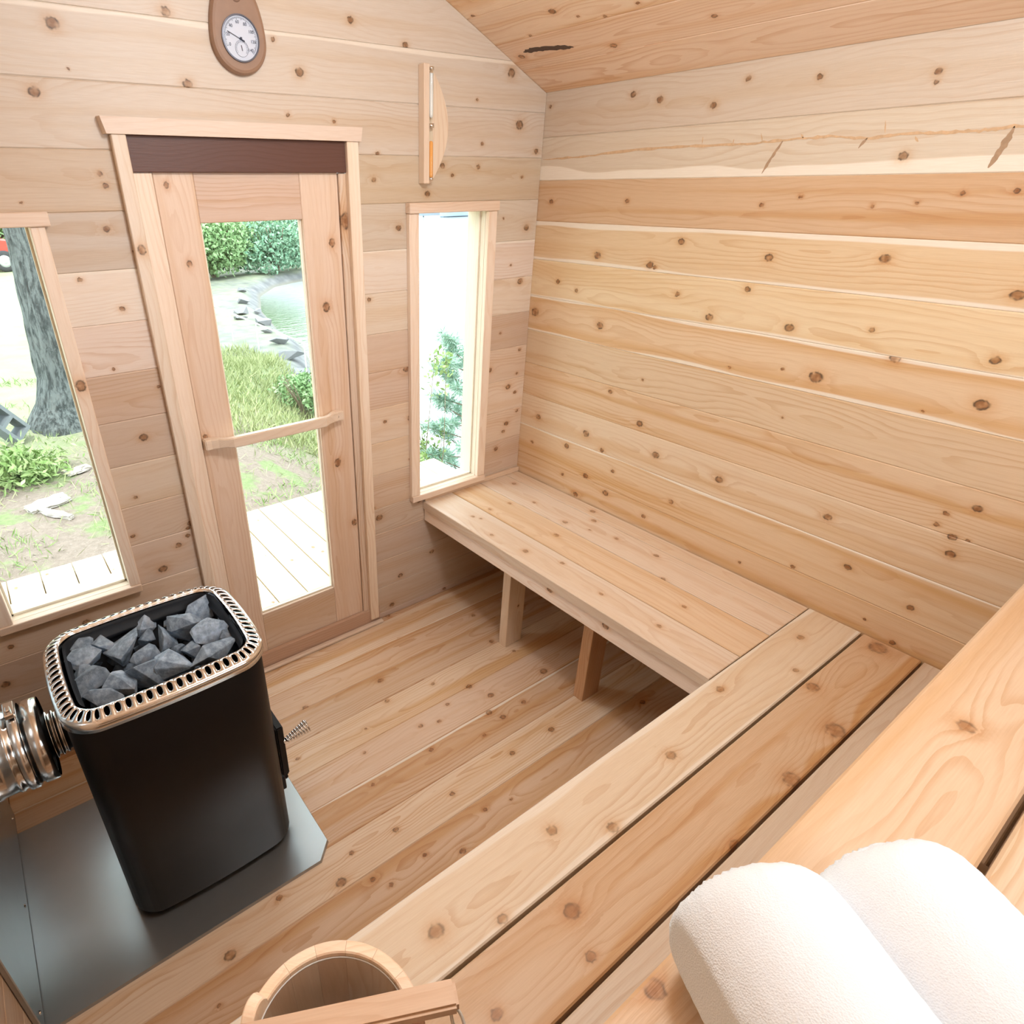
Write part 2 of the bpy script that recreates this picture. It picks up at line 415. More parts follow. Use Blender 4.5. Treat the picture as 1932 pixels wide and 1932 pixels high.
# floor: boards run along x
fl = slab('floor', (XL-.1, YB-.1, -.10), (W+.1, D+.05, -.031))
pitch = .134; y0 = .928 - 12*pitch
RF = random.Random(9)
ftones = [(214, 180, 150), (208, 172, 138), (224, 196, 166), (212, 176, 142), (204, 168, 134), (218, 186, 152)]
i = 0
y = y0
while y < D-.001:
    ya, yb = max(y, YB), min(y+pitch, D)
    if yb-ya > .01:
        tn = ftones[(i*5+2) % 6]
        board('floor_board', fl, (0, 0, 0), (1, 0, 0), (0, 1, 0), rect(XL, W, ya, yb if yb < D-.001 else D+TK), .03, T(*tn, 1.10),
              pick(KN['floor'], XL, W, ya, yb if yb < D-.001 else D+TK, 2, RF), contrast=.6, streak=.9, rings=110, knotty=.7, sap=(.012 if i % 4 == 1 else 0, 0))
    y += pitch; i += 1
# right wall: boards run along y, face -x
rw = slab('wall_right', (W+TK, YB-.1, -.1), (W+TK+.03, D+.05, ZT+.02))
rt = [((230, 208, 184), (0, 0), .3), ((236, 216, 190), (0, .05), .25), ((218, 178, 136), (0, 0), .8), ((230, 196, 150), (.018, .014), .6),
      ((232, 204, 160), (.0, .010), .5), ((228, 194, 152), (.012, .016), .7), ((222, 192, 154), (0, 0), .5), ((226, 192, 152), (0, 0), .9),
      ((230, 202, 168), (0, 0), .5), ((228, 194, 152), (.01, 0), 1.0), ((226, 190, 148), (0, .012), .9), ((220, 186, 148), (0, 0), .6),
      ((214, 180, 142), (0, 0), .6), ((214, 180, 142), (0, 0), .6), ((208, 174, 138), (0, 0), .6)]
zt = ZT
RW = random.Random(21)
for i, (c, sap, st) in enumerate(rt):
    zb_ = max(zt-.1365, 0)
    kn = [(1.90-0+(-k[0]) if False else k[0], k[1], k[2]) for k in KN['right']]
    # local u runs along -y so that the face looks towards -x
    kn = [(-k[0], k[1], k[2]) for k in kn]
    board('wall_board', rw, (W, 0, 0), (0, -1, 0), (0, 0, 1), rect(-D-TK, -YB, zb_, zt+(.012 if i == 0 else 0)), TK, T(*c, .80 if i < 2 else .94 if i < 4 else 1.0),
          pick(kn, -D-TK, -YB, zb_, zt+(.012 if i == 0 else 0), 1, RW), contrast=(.3, .3, .35, .4, .4, .4, .45, .45, .35, .35, .35, .35, .35, .35, .35)[i], streak=st, sap=sap, rings=80)
    zt = zb_
    if zt <= 0: break
# the waney bark line across the second board, with its slanting branch marks
DESAT = .37
# front wall (door wall): boards run along x, face -y
fw = empty('wall_front', (XR, D, 0), kind='structure')
seams = [0, .028, .162, .298, .434, .551, .700, .833, .969, 1.105, 1.241, 1.377, 1.511, 1.650, 1.786, 1.926, 2.065, 2.20, 2.34, 2.5]
ftn = [(206, 172, 144), (210, 176, 148), (214, 180, 150), (216, 182, 152), (222, 190, 160), (220, 186, 154), (224, 192, 160), (226, 196, 166), (222, 188, 156),
       (216, 180, 148), (232, 206, 180), (230, 208, 186), (234, 210, 184), (228, 197, 162), (234, 210, 184), (236, 214, 190), (238, 216, 192), (236, 212, 186), (234, 208, 180)]
openings = [(-.155, .190, .552, 1.630), (.425, 1.100, 0, 1.825), (1.335, 1.662, .552, 1.630)]
RFW = random.Random(33)
def roof_z(x): return ZT + SL*(min(x-XL, W-x))
for i in range(len(seams)-1):
    z0, z1 = seams[i], seams[i+1]
    zm = (z0+z1)/2
    if z0 >= ZT:
        xa = XL+(z0-ZT)/SL; xb = W-(z0-ZT)/SL; xc = XL+(z1-ZT)/SL; xd = W-(z1-ZT)/SL
        if xb-xa < .02: break
        if xd < xc: polys = [[(xa, z0), (xb, z0), (XR, ZT+SL*(W-XR))]]
        else: polys = [[(xa, z0), (xb, z0), (xd, z1), (xc, z1)]]
        segs = [(xa, xb)]
    elif z1 > ZT:
        xc = XL+(z1-ZT)/SL; xd = W-(z1-ZT)/SL
        polys = [[(XL, z0), (W, z0), (W, ZT), (xd, z1), (xc, z1), (XL, ZT)]]
        segs = [(XL, W)]
    else:
        cuts = [(o[0], o[1]) for o in openings if o[2]-.02 < zm < o[3]+.02 and not (zm > o[3] or zm < o[2])]
        segs = []; x = XL
        for a, b_ in sorted(cuts):
            segs.append((x, a)); x = b_
        segs.append((x, W))
        polys = []
        for a, b_ in segs:
            za, zb_ = z0, z1
            polys.append(rect(a, b_, za, zb_))
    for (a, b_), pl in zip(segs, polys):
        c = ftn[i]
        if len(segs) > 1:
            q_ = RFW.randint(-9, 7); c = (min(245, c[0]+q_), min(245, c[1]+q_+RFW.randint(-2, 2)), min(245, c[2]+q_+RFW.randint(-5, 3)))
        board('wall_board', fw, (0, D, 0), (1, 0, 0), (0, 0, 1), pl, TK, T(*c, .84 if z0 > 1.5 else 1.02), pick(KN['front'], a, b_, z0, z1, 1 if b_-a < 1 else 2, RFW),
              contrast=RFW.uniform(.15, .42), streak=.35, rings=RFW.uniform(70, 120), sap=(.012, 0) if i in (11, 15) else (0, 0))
# boards that fill the thin bands between an opening and the next joint
for x0, x1, z0, z1 in ((.425, 1.100, 1.825, 1.926),):
    pass
DESAT = .20
# left wall, back wall (with an added opening for the fill light)
lw = slab('wall_left', (XL-TK-.03, YB-.1, -.1), (XL-TK, D+.05, ZT+.02))
z = 0.0; i = 0
while z < ZT-.01:
    z1 = min(z+.1365, ZT)
    board('wall_board', lw, (XL, 0, 0), (0, 1, 0), (0, 0, 1), rect(YB, D+TK, z, z1), TK, T(222, 188, 154), pick([], YB, D+TK, z, z1, 4, RFW), streak=.5)
    z = z1
bw = empty('wall_back', (XR, YB, 0), kind='structure')
z = 0.0
while z < 2.44:
    z1 = z+.1365
    zm = (z+z1)/2
    if z >= ZT: ext = (XL+(z-ZT)/SL, W-(z-ZT)/SL)
    else: ext = (XL, W)
    for a, b_ in ([(ext[0], .45), (1.38, ext[1])] if 1.30 < zm < 1.94 else [ext]):
        if b_-a > .03:
            board('wall_board', bw, (0, YB, 0), (-1, 0, 0), (0, 0, 1), rect(-b_, -a, z, z1), TK, T(222, 188, 154), pick([], -b_, -a, z, z1, 3, RFW), streak=.5)
    z = z1
DESAT = .42
# ceiling: two slopes of boards running along y
ce = empty('ceiling', (XR, (YB+D)/2, 2.4), kind='structure')
Ln = math.hypot(1, SL)*(W-XR)
ctone = [(226, 186, 148), (224, 182, 142), (226, 188, 146), (232, 194, 148), (228, 190, 150), (222, 184, 146), (226, 190, 152), (226, 190, 152), (226, 190, 152), (226, 190, 152)]
RC = random.Random(5)
for side in (0, 1):
    if side == 0:   # right slope; u along -y, v up-slope (towards ridge)
        o_ = Vector((W, 0, ZT)); Vv = Vector((-1, 0, SL)).normalized(); Uv = Vector((0, -1, 0))
    else:
        o_ = Vector((XL, 0, ZT)); Vv = Vector((1, 0, SL)).normalized(); Uv = Vector((0, 1, 0))
    s = 0.0; i = 0
    while s < Ln-.005:
        s1 = min(s+.137, Ln)
        kn = [(-k[1], (W-k[0])*math.hypot(1, SL), k[2]) for k in KN['ceil']] if side == 0 else []
        u0, u1 = (-D-.02, -YB) if side == 0 else (YB, D+.02)
        board('ceiling_board', ce, o_, Uv, Vv, rect(u0, u1, s, s1), TK, T(*ctone[i], 1.30), pick(kn, u0, u1, s, s1, 2, RC), contrast=.5, streak=.7, rings=100)
        s = s1; i += 1
DESAT = .28
# roof panels above the ceiling boards keep daylight out
for sgn, x0 in ((1, W), (-1, XL)):
    bm = bmesh.new()
    e = .12
    xa, za = x0+sgn*e, ZT-SL*e
    zr = ZT+SL*(W-XR)
    vs = []
    for yy in (YB-.15, D+.25):
        for (xx, zz) in ((xa, za+.055), (XR, zr+.055), (XR, zr+.09), (xa, za+.09)):
            vs.append(bm.verts.new((xx, yy, zz)))
    for f in ((0, 1, 2, 3), (7, 6, 5, 4), (0, 4, 5, 1), (1, 5, 6, 2), (2, 6, 7, 3), (3, 7, 4, 0)):
        bm.faces.new([vs[k] for k in f])
    bm_obj('roof_panel', bm, BACKING, ce, Matrix.Identity(4))
# dark bark slit on one ceiling board, and the waney bark line with its branch marks on the second wall board
DARK = simple('bark_streak', (.10, .065, .05), .8)
WANE = simple('waney_bark_line', (.60, .40, .24), .8, var=(90, .3)); WANE2 = simple('waney_branch_mark', (.40, .26, .16), .8, var=(90, .3))
def inlay(name, par, M, pts, w, mat, jit=.4, seed=1, lab=None):
    """Thin strip of bark lying in the board's face, tapered at both ends."""
    R_ = random.Random(seed); P_ = []
    for i in range(len(pts)-1):
        for k in range(8): P_.append(Vector(pts[i]).lerp(Vector(pts[i+1]), k/8))
    P_.append(Vector(pts[-1])); n_ = len(P_); V_ = []
    for i, p in enumerate(P_):
        d_ = (P_[min(i+1, n_-1)]-P_[max(i-1, 0)]).normalized(); nn = Vector((-d_.y, d_.x))
        e = min(1, min(i, n_-1-i)/4+.15)*w/2
        j = Vector((0, R_.uniform(-1, 1)*w*.12))
        V_ += [(*(p+j+nn*e*(1+R_.uniform(-jit, jit))), .0006), (*(p+j-nn*e*(1+R_.uniform(-jit, jit))), .0006)]
    F_ = [(2*i, 2*i+1, 2*i+3, 2*i+2) for i in range(n_-1)]
    V_ += [(v[0], v[1], -.001) for v in V_]
    k = 2*n_
    F_ += [(2*i, 2*i+2, k+2*i+2, k+2*i) for i in range(n_-1)] + [(2*i+1, k+2*i+1, k+2*i+3, 2*i+3) for i in range(n_-1)] + [(0, k, k+1, 1), (2*n_-2, 2*n_-1, k+2*n_-1, k+2*n_-2)]
    o = mesh(name, V_, F_, mat, par, M)
    return tag(o, label=lab)
_wb = [o for o in rw.children][1]
_fr = frame((W, 0, 0), (0, -1, 0), (0, 0, 1))
mea = [(1.885, 1.781), (1.692, 1.784), (1.474, 1.796), (1.302, 1.797), (1.146, 1.794), (1.058, 1.796), (.956, 1.800), (.883, 1.800), (.796, 1.790), (.731, 1.797), (.64, 1.794), (.58, 1.794), (.525, 1.798), (.42, 1.79), (.2, 1.80), (-.1, 1.792)]
inlay('bark_line', _wb, _fr, [(-a, z_) for a, z_ in mea], .0060, WANE, .6, 2, 'wandering brown bark line')
for k_, (L_, w_) in enumerate([([(1.005, 1.796), (1.026, 1.758), (1.042, 1.722)], .007), ([(.80, 1.792), (.814, 1.772)], .007), ([(.523, 1.799), (.53, 1.759), (.541, 1.722)], .012),
                  ([(1.242, 1.800), (1.243, 1.819)], .003), ([(1.146, 1.796), (1.145, 1.808)], .003), ([(1.061, 1.797), (1.070, 1.817)], .003), ([(.953, 1.800), (.962, 1.81)], .004), ([(.765, 1.800), (.772, 1.826)], .003), ([(.700, 1.790), (.69, 1.778)], .005)]):
    inlay('branch_mark', _wb, _fr, [(-a, z_) for a, z_ in L_], w_, WANE2 if w_ > .005 else WANE, .3, 5+k_)
_cb = list(ce.children)[1]
_fc = frame((W, 0, ZT), (0, -1, 0), (-1, 0, SL))
inlay('bark_slit', _cb, _fc, [(-1.812, .222), (-1.753, .219), (-1.684, .208), (-1.62, .196)], .020, DARK, .08, 4, 'long dark bark slit')

# ------------------------------------------------------------------ door wall joinery
def glass_mat():
    m, t, b = newmat('window_glass')
    t.t.nodes.remove(b)
    out = [n for n in t.t.nodes if n.type == 'OUTPUT_MATERIAL'][0]
    fr = t.n('ShaderNodeFresnel', {'IOR': 1.45}).outputs[0]
    fr = t.m('MULTIPLY', fr, t.m('SUBTRACT', 1.0, t.n('ShaderNodeNewGeometry').outputs['Backfacing']))
    tr = t.n('ShaderNodeBsdfTransparent', {'Color': (.97, .99, .98, 1)})
    gl = t.n('ShaderNodeBsdfGlossy', {'Roughness': 0.0})
    mx = t.n('ShaderNodeMixShader', {0: fr, 1: tr.outputs[0], 2: gl.outputs[0]})
    t.t.links.new(mx.outputs[0], out.inputs[0])
    return m
GLASS = glass_mat()
def pane(name, parent, x0, x1, z0, z1, y, th=.004):
    bm = bmesh.new(); boxbm(bm, (0, 0, 0), (x1-x0, th, z1-z0))
    return bm_obj(name, bm, GLASS, parent, Matrix.Translation(((x0+x1)/2, y, (z0+z1)/2)))
TR = T(236, 211, 187, 1.12); TRD = T(232, 203, 178, 1.05)
def window(name, x0, x1, z0, z1, cl, cr, head, knot=()):
    w = empty(name, ((x0+x1)/2, D, z0), kind='structure')
    yf = D-.02
    K = [(1.0, 0, 0)]
    bevbox('side_casing', w, (cl, yf, z0), (x0, D, z1), TR, axis='z', contrast=.3, streak=.3)
    bevbox('side_casing', w, (x1, yf, z0), (cr, D, z1), TR, axis='z', contrast=.3, streak=.3, knots=knot)
    bevbox('head_casing', w, (head[0], yf-.008, z1), (head[1], D, z1+.032), TRD, axis='x', contrast=.3, streak=.3)
    bevbox('sill_casing', w, (cl, yf-.006, z0-.026), (cr, D, z0), TRD, axis='x', contrast=.3, streak=.3)
    # reveal boards inside the opening
    yo = D+.10
    bevbox('reveal', w, (x0-.012, D, z0-.012), (x0, yo, z1+.012), T(238, 222, 196), bev=.0005, axis='z', contrast=.2, streak=.1)
    bevbox('reveal', w, (x1, D, z0-.012), (x1+.012, yo, z1+.012), T(238, 222, 196), bev=.0005, axis='z', contrast=.2, streak=.1)
    bevbox('reveal', w, (x0, D, z1), (x1, yo, z1+.012), T(238, 222, 196), bev=.0005, axis='x', contrast=.2, streak=.1)
    bevbox('sill', w, (x0, D, z0-.012), (x1, yo, z0), T(238, 222, 196), bev=.0005, axis='x', contrast=.2, streak=.1)
    # glazing beads in front of the pane
    yg = D+.036
    for (a, b_) in (((x0, yg-.010, z0), (x0+.006, yg-.002, z1)), ((x1-.006, yg-.010, z0), (x1, yg-.002, z1))):
        bevbox('glazing_bead', w, a, b_, T(240, 226, 200), bev=.001, axis='z', contrast=.1, streak=0)
    bevbox('glazing_bead', w, (x0, yg-.010, z0), (x1, yg-.002, z0+.008), T(240, 232, 212), bev=.001, axis='x', contrast=.1, streak=0)
    pane('glass', w, x0, x1, z0, z1, yg+.002)
    return w
window('window_1', -.148, .183, .570, 1.622, -.190, .216, (-.205, .229), knot=[(1.230-1.096, 0, .011)])
window('window_2', 1.341, 1.652, .566, 1.619, 1.300, 1.693, (1.297, 1.696))
# casing of the unseen back opening, added to let fill light in
w3 = empty('fill_opening', (.915, YB, 1.3), kind='structure')
for a_, c_, ax_ in (((.41, YB, 1.22), (.45, YB+.02, 1.96), 'z'), ((1.38, YB, 1.22), (1.42, YB+.02, 1.96), 'z'), ((.41, YB, 1.96), (1.42, YB+.02, 2.0), 'x'), ((.41, YB, 1.18), (1.42, YB+.025, 1.22), 'x')):
    bevbox('casing', w3, a_, c_, TR, axis=ax_, contrast=.3, streak=.3)
# door
dr = empty('door_1', (.775, D, 0), kind='structure')
bevbox('side_casing', dr, (.412, D-.022, .03), (.447, D, 1.819), T(236, 214, 190), axis='z', contrast=.35, streak=.2, knots=[(1.553-.92, 0, .009), (-.475, 0, .011)])
bevbox('side_casing', dr, (1.074, D-.022, .03), (1.114, D, 1.819), T(236, 212, 187, 1.12), axis='z', contrast=.35, streak=.3)
# head casing with slanted ends
bm = bmesh.new()
P_ = [(.398, D), (1.126, D), (1.122, D-.026), (.402, D-.026)]
lo_ = [bm.verts.new((a, b_, 1.819)) for a, b_ in P_]
P2 = [(.390, D), (1.132, D), (1.128, D-.026), (.394, D-.026)]
hi_ = [bm.verts.new((a, b_, 1.855)) for a, b_ in P2]
bm.faces.new(lo_); bm.faces.new(hi_[::-1])
for k in range(4): bm.faces.new((lo_[k], lo_[(k+1) % 4], hi_[(k+1) % 4], hi_[k]))
hc = bm_obj('head_casing', bm, WOOD, dr, Matrix.Identity(4)); woodify(hc, T(232, 206, 184), 1, contrast=.3, streak=.2)
bevbox('header', dr, (.447, D+.001, 1.742), (1.074, D+.045, 1.785), TRD)
bevbox('lintel', dr, (.447, D-.010, 1.737), (1.074, D-.001, 1.819), (.125, .058, .043), axis='x', contrast=.35, streak=.3).__setitem__('label', 'dark red-brown stained board above the door leaf')
bevbox('jamb', dr, (.447, D-.004, .03), (.497, D+.05, 1.737), TR, axis='z', contrast=.35, streak=.4)
bevbox('jamb', dr, (1.049, D-.004, .075), (1.074, D+.05, 1.737), T(228, 198, 170), axis='z', contrast=.6, streak=.5, knots=[(1.605-.906, .003, .017)])
ST = T(226, 193, 165, 1.1)
bevbox('stile', dr, (.499, D+.002, .078), (.605, D+.042, 1.741), ST, axis='z', contrast=.35, streak=.5,
       knots=[(1.705-.906, .53-.552, .006), (1.51-.906, .556-.552, .007), (1.0-.906, -.04, .007)])
bevbox('stile', dr, (.919, D+.002, .078), (1.047, D+.042, 1.741), ST, axis='z', contrast=.35, streak=.5,
       knots=[(1.541-.906, 1.014-.983, .009), (1.35-.906, .977-.983, .011), (.794-.906, .977-.983, .012), (.522-.906, .048, .010)])
bevbox('top_rail', dr, (.605, D+.003, 1.614), (.919, D+.041, 1.741), T(220, 184, 158), axis='x', contrast=.35, streak=.6)
bevbox('bottom_rail', dr, (.605, D+.003, .078), (.919, D+.041, .255), T(222, 190, 160), axis='x', contrast=.4, streak=.5)
for a, b_, ax in (((.605, D+.014, .255), (.611, D+.024, 1.614), 'z'), ((.913, D+.014, .255), (.919, D+.024, 1.614), 'z'), ((.611, D+.014, .255), (.913, D+.024, .262), 'x')):
    bevbox('glazing_bead', dr, a, b_, T(242, 232, 208), bev=.001, axis=ax, contrast=.1, streak=0)
pane('glass', dr, .605, .919, .255, 1.614, D+.030)
bevbox('threshold', dr, (.40, D-.012, .012), (1.125, D+.045, .078), T(206, 160, 126), axis='x', contrast=.35, streak=.5)
bevbox('threshold_moulding', dr, (.40, D-.034, .0), (1.130, D-.012, .016), T(232, 204, 178), bev=.005, axis='x', contrast=.3, streak=.2)
# door handle: a flat bar with flared feet
hd = bmesh.new()
N = 24
prev = None
x0, x1 = .500, 1.000
for k in range(N+1):
    u = k/N; x = x0+(x1-x0)*u
    e = min(u, 1-u)
    lift = .034*min(1, max(0, (e-.06)/.10))            # gap behind the bar
    lift = lift*lift*(3-2*min(1, lift/.034)*1) if False else lift
    th = .024 + .008*max(0, 1-e/.12)
    hh = .0172 - .003*max(0, 1-abs(e-.13)/.05)
    zc = .984 + .0*u
    yb_ = D+.002-lift; yf_ = yb_-th
    ring = [hd.verts.new((x, yb_, zc-hh)), hd.verts.new((x, yb_, zc+hh)), hd.verts.new((x, yf_, zc+hh)), hd.verts.new((x, yf_, zc-hh))]
    if prev:
        for q in range(4): hd.faces.new((prev[q], prev[(q+1) % 4], ring[(q+1) % 4], ring[q]))
    else: hd.faces.new(ring)
    prev = ring
hd.faces.new(prev[::-1])
bmesh.ops.recalc_face_normals(hd, faces=hd.faces)
bmesh.ops.bevel(hd, geom=[e for e in hd.edges if len(e.link_faces) == 2 and e.calc_face_angle() > 1.0], offset=.003, segments=2, affect='EDGES')
h = bm_obj('handle', hd, PLAIN, dr, Matrix.Identity(4)); woodify(h, T(236, 208, 180), 1, contrast=.15, streak=.1)
for xs in (.528, .975):
    bm = bmesh.new(); lathe(bm, [(0.0001, -.0015), (.004, -.0015), (.0045, 0)], 12)
    bm_obj('screw', bm, simple('screw_steel', (.12, .09, .07), .4, .8), h, Matrix.Translation((xs, D-.0285, .984)) @ Matrix.Rotation(math.pi/2, 4, 'X'))

# ------------------------------------------------------------------ benches
ZBN = .522
def plankset(name, parent, spec, U, V, z, th, tone, key, rf=.75, extra=0, gapdark=True):
    pass
RB = random.Random(77)
rb = empty('wall_bench', (1.64, 1.2, 0), 'low cedar bench running along the right wall below the narrow window', 'bench')
xe = [1.367, 1.520, 1.681, 1.836, W-.004]
bt = [(232, 206, 180), (236, 200, 158), (234, 206, 178), (234, 206, 176)]
for i in range(4):
    a, b_ = xe[i]+(.0018 if i else 0), xe[i+1]-.0018
    kn = [(-k[1], k[0], k[2]) for k in KN['bench'] if k[1] > .57]
    # u along -y? keep (u=y, v=-x) so that the normal is up
    kn = [(k[1], -k[0], k[2]) for k in KN['bench'] if k[1] > .57]
    board('seat_board', rb, (0, 0, ZBN), (0, 1, 0), (-1, 0, 0), rect(.566, D-.002, -b_, -a), .036, T(*bt[i], .98),
          pick(kn, .566, D, -b_, -a, 1, RB, .55), contrast=.3, streak=.75 if i == 1 else .35, rings=100, ch=.002, knotty=.6)
kf = [(-k[0], k[1], k[2]) for k in KN['fascia']]
board('front_rail', rb, (1.374, 0, 0), (0, -1, 0), (0, 0, 1), rect(-(D-.002), -.45, .427, ZBN-.037), .036, T(228, 204, 184, 1.3), [(.93, 0, .011)] and pick(kf, -D, -.45, .42, .49, 0, RB), contrast=.35, streak=.3)
bevbox('leg', rb, (1.452, 1.418, 0), (1.542, 1.460, .485), T(236, 204, 168), axis='z', contrast=.4, streak=.3, knots=[(-.05, .01, .004), (.12, .0, .004)])
bevbox('leg', rb, (1.474, 1.022, 0), (1.564, 1.066, .485), T(214, 158, 100), axis='z', contrast=.4, streak=.6)
for yy in (1.77, 1.12):
    bevbox('cross_bearer', rb, (1.412, yy, .40), (W-.003, yy+.036, .485), T(214, 184, 152), axis='x', contrast=.4)
tr_ = empty('trim_1', (1.64, D, ZBN), kind='structure')
bevbox('moulding', tr_, (1.372, D-.014, ZBN+.0005), (W-.002, D-.0005, ZBN+.021), T(230, 196, 162), axis='x', contrast=.3, streak=.5)
# nearer lower bench (runs along x)
nb = empty('near_lower_bench', (.8, .4, 0), 'low cedar bench with open gaps running along the floor below the towels', 'bench')
kb = [k for k in KN['bench'] if k[1] <= .57]
spec = [(.4155, .5635, (232, 206, 172), .45), (.2620, .4085, (222, 180, 134), 1.0), (.1085, .2555, (222, 194, 164), .4), (-.045, .102, (222, 190, 156), .4)]
for i, (a, b_, c, s_) in enumerate(spec):
    board('seat_board', nb, (0, 0, ZBN), (1, 0, 0), (0, 1, 0), rect(XL+.003, W-.003, a, b_), .038, T(*c), pick(kb, XL, W, a, b_, 0, RB, .9), contrast=.4, streak=s_, rings=75,
          sap=(.02, .014) if i == 0 else (0, 0), ch=.003, knotty=.5, pith=(.01, .03))
board('front_rail', nb, (0, .545, 0), (-1, 0, 0), (0, 0, 1), rect(-1.36, -XL-.003 if False else .327, .43, ZBN-.039), .036, T(214, 184, 152))
for xx in (-.30, .48, 1.30):
    bevbox('cross_bearer', nb, (xx, -.04, .40), (xx+.036, .508, .483), T(214, 184, 152), axis='y', contrast=.4)
for xx in (-.28, .50, 1.31):
    bevbox('leg', nb, (xx+.006, .46, 0), (xx+.05, .506, .40), T(222, 190, 156), axis='z', contrast=.4)
    bevbox('leg', nb, (xx+.006, -.03, 0), (xx+.05, .016, .40), T(222, 190, 156), axis='z', contrast=.4)
# upper bench
ub = empty('upper_bench', (.8, -.15, 0), 'high cedar bench in the foreground that carries the two white towel rolls', 'bench')
spec = [(-.022, .129, (226, 186, 142), .8), (-.180, -.031, (228, 196, 158), .5), (-.338, -.189, (234, 204, 168), .5), (-.496, -.347, (234, 204, 168), .5)]
for i, (a, b_, c, s_) in enumerate(spec):
    board('seat_board', ub, (0, 0, 1.0), (1, 0, 0), (0, 1, 0), rect(XL+.003, W-.003, a, b_), .038, T(*c), pick(KN['up'], XL, W, a, b_, 0, RB, 1.3), contrast=.45, streak=s_, rings=80, ch=.0035, knotty=.55, pith=(-.01, .025))
board('front_rail', ub, (0, .112, 0), (-1, 0, 0), (0, 0, 1), rect(-W+.003, -XL-.003, .875, .961), .036, T(226, 196, 160))
for xx in (-.30, .80, 1.86):
    bevbox('cross_bearer', ub, (xx, -.49, .88), (xx+.036, .075, .961), T(214, 184, 152), axis='y', contrast=.4)
for xx in (-.28, .82, 1.83):
    bevbox('leg', ub, (xx+.008, .03, ZBN), (xx+.05, .074, .88), T(222, 190, 156), axis='z', contrast=.4)

# ------------------------------------------------------------------ towels
def towel_mat():
    m, t, b = newmat('terry_cloth')
    tc = t.n('ShaderNodeTexCoord').outputs['Object']
    b.inputs['Base Color'].default_value = (.78, .82, .87, 1)
    b.inputs['Roughness'].default_value = 1
    b.inputs['Specular IOR Level'].default_value = .05
    b.inputs['Sheen Weight'].default_value = .3
    v = t.n('ShaderNodeTexVoronoi', {'Vector': tc, 'Scale': 620.0}).outputs[0]
    n = t.noise(tc, 30, 4, .6)
    bp = t.n('ShaderNodeBump', {'Strength': .40, 'Distance': .0013, 'Height': t.m('ADD', v, t.m('MULTIPLY', n, 1.2))})
    t.t.links.new(bp.outputs[0], b.inputs['Normal'])
    return m
TOW = towel_mat()
def towel(x0, y0, th, a, b_, L, clipL, clipR, label, seed):
    d = Vector((math.cos(th), math.sin(th), 0)); n = Vector((-d.y, d.x, 0))
    M = frame((x0, y0, 1.0005), d, n)
    R = random.Random(seed); ph = [R.uniform(0, 6.28) for _ in range(6)]
    bm = bmesh.new()
    us = [-.002, .0, .004, .009, .016, .026, .04, .05] + [.05+(L-.05)*k/60 for k in range(1, 61)]
    seg = 110
    rows = []
    for u in us:
        e = .040
        s = (1-min(1, max(0, 1-u/e))**2.2)**(1/2.2) if u < e else 1
        s = .66+.34*s
        row = []
        for k in range(seg):
            t_ = 2*math.pi*k/seg
            wob = 1+.006*math.sin(3*t_+ph[0]+u*4)+.003*math.sin(u*31+ph[2]+2*t_)+R.uniform(-.006, .006)
            y = a*s*wob*math.cos(t_); z = b_+b_*s*wob*math.sin(t_)
            y = max(-clipR, min(clipL, y))
            z = max(0.0, z)
            uu = u+R.uniform(-.0012, .0012)
            row.append(bm.verts.new((uu, y, z)))
        rows.append(row)
    for i in range(len(rows)-1):
        for k in range(seg):
            bm.faces.new((rows[i][k], rows[i][(k+1) % seg], rows[i+1][(k+1) % seg], rows[i+1][k]))
    # end: concentric wound layers
    prevr = rows[0]
    for j, (f, du) in enumerate([(.93, -.0025), (.86, -.001), (.80, .006), (.77, -.001), (.70, -.003), (.64, .000), (.58, .007), (.55, .0), (.47, -.003), (.38, .006), (.34, .0), (.22, -.003), (.1, .004)]):
        row = []
        for k in range(seg):
            v = rows[0][k].co
            row.append(bm.verts.new((v.x+du, v.y*f, b_+(v.z-b_)*f)))
        for k in range(seg):
            bm.faces.new((prevr[k], row[k], row[(k+1) % seg], prevr[(k+1) % seg]))
        prevr = row
    bm.faces.new(prevr)
    bm.faces.new(rows[-1][::-1])
    o = bm_obj('rolled_towel', bm, TOW, None, M, smooth=True)
    tag(o, label, 'towel', 'white towel rolls on the upper bench')
towel(.4627, .1075, -2.00, .0868, .0749, .42, .0868, .0795, 'white terry towel roll nearest the bucket, its end by the bench edge', 1)
towel(.5947, .0424, -2.02, .0868, .0749, .42, .066, .0868, 'white terry towel roll on the right, farther from the bucket', 2)

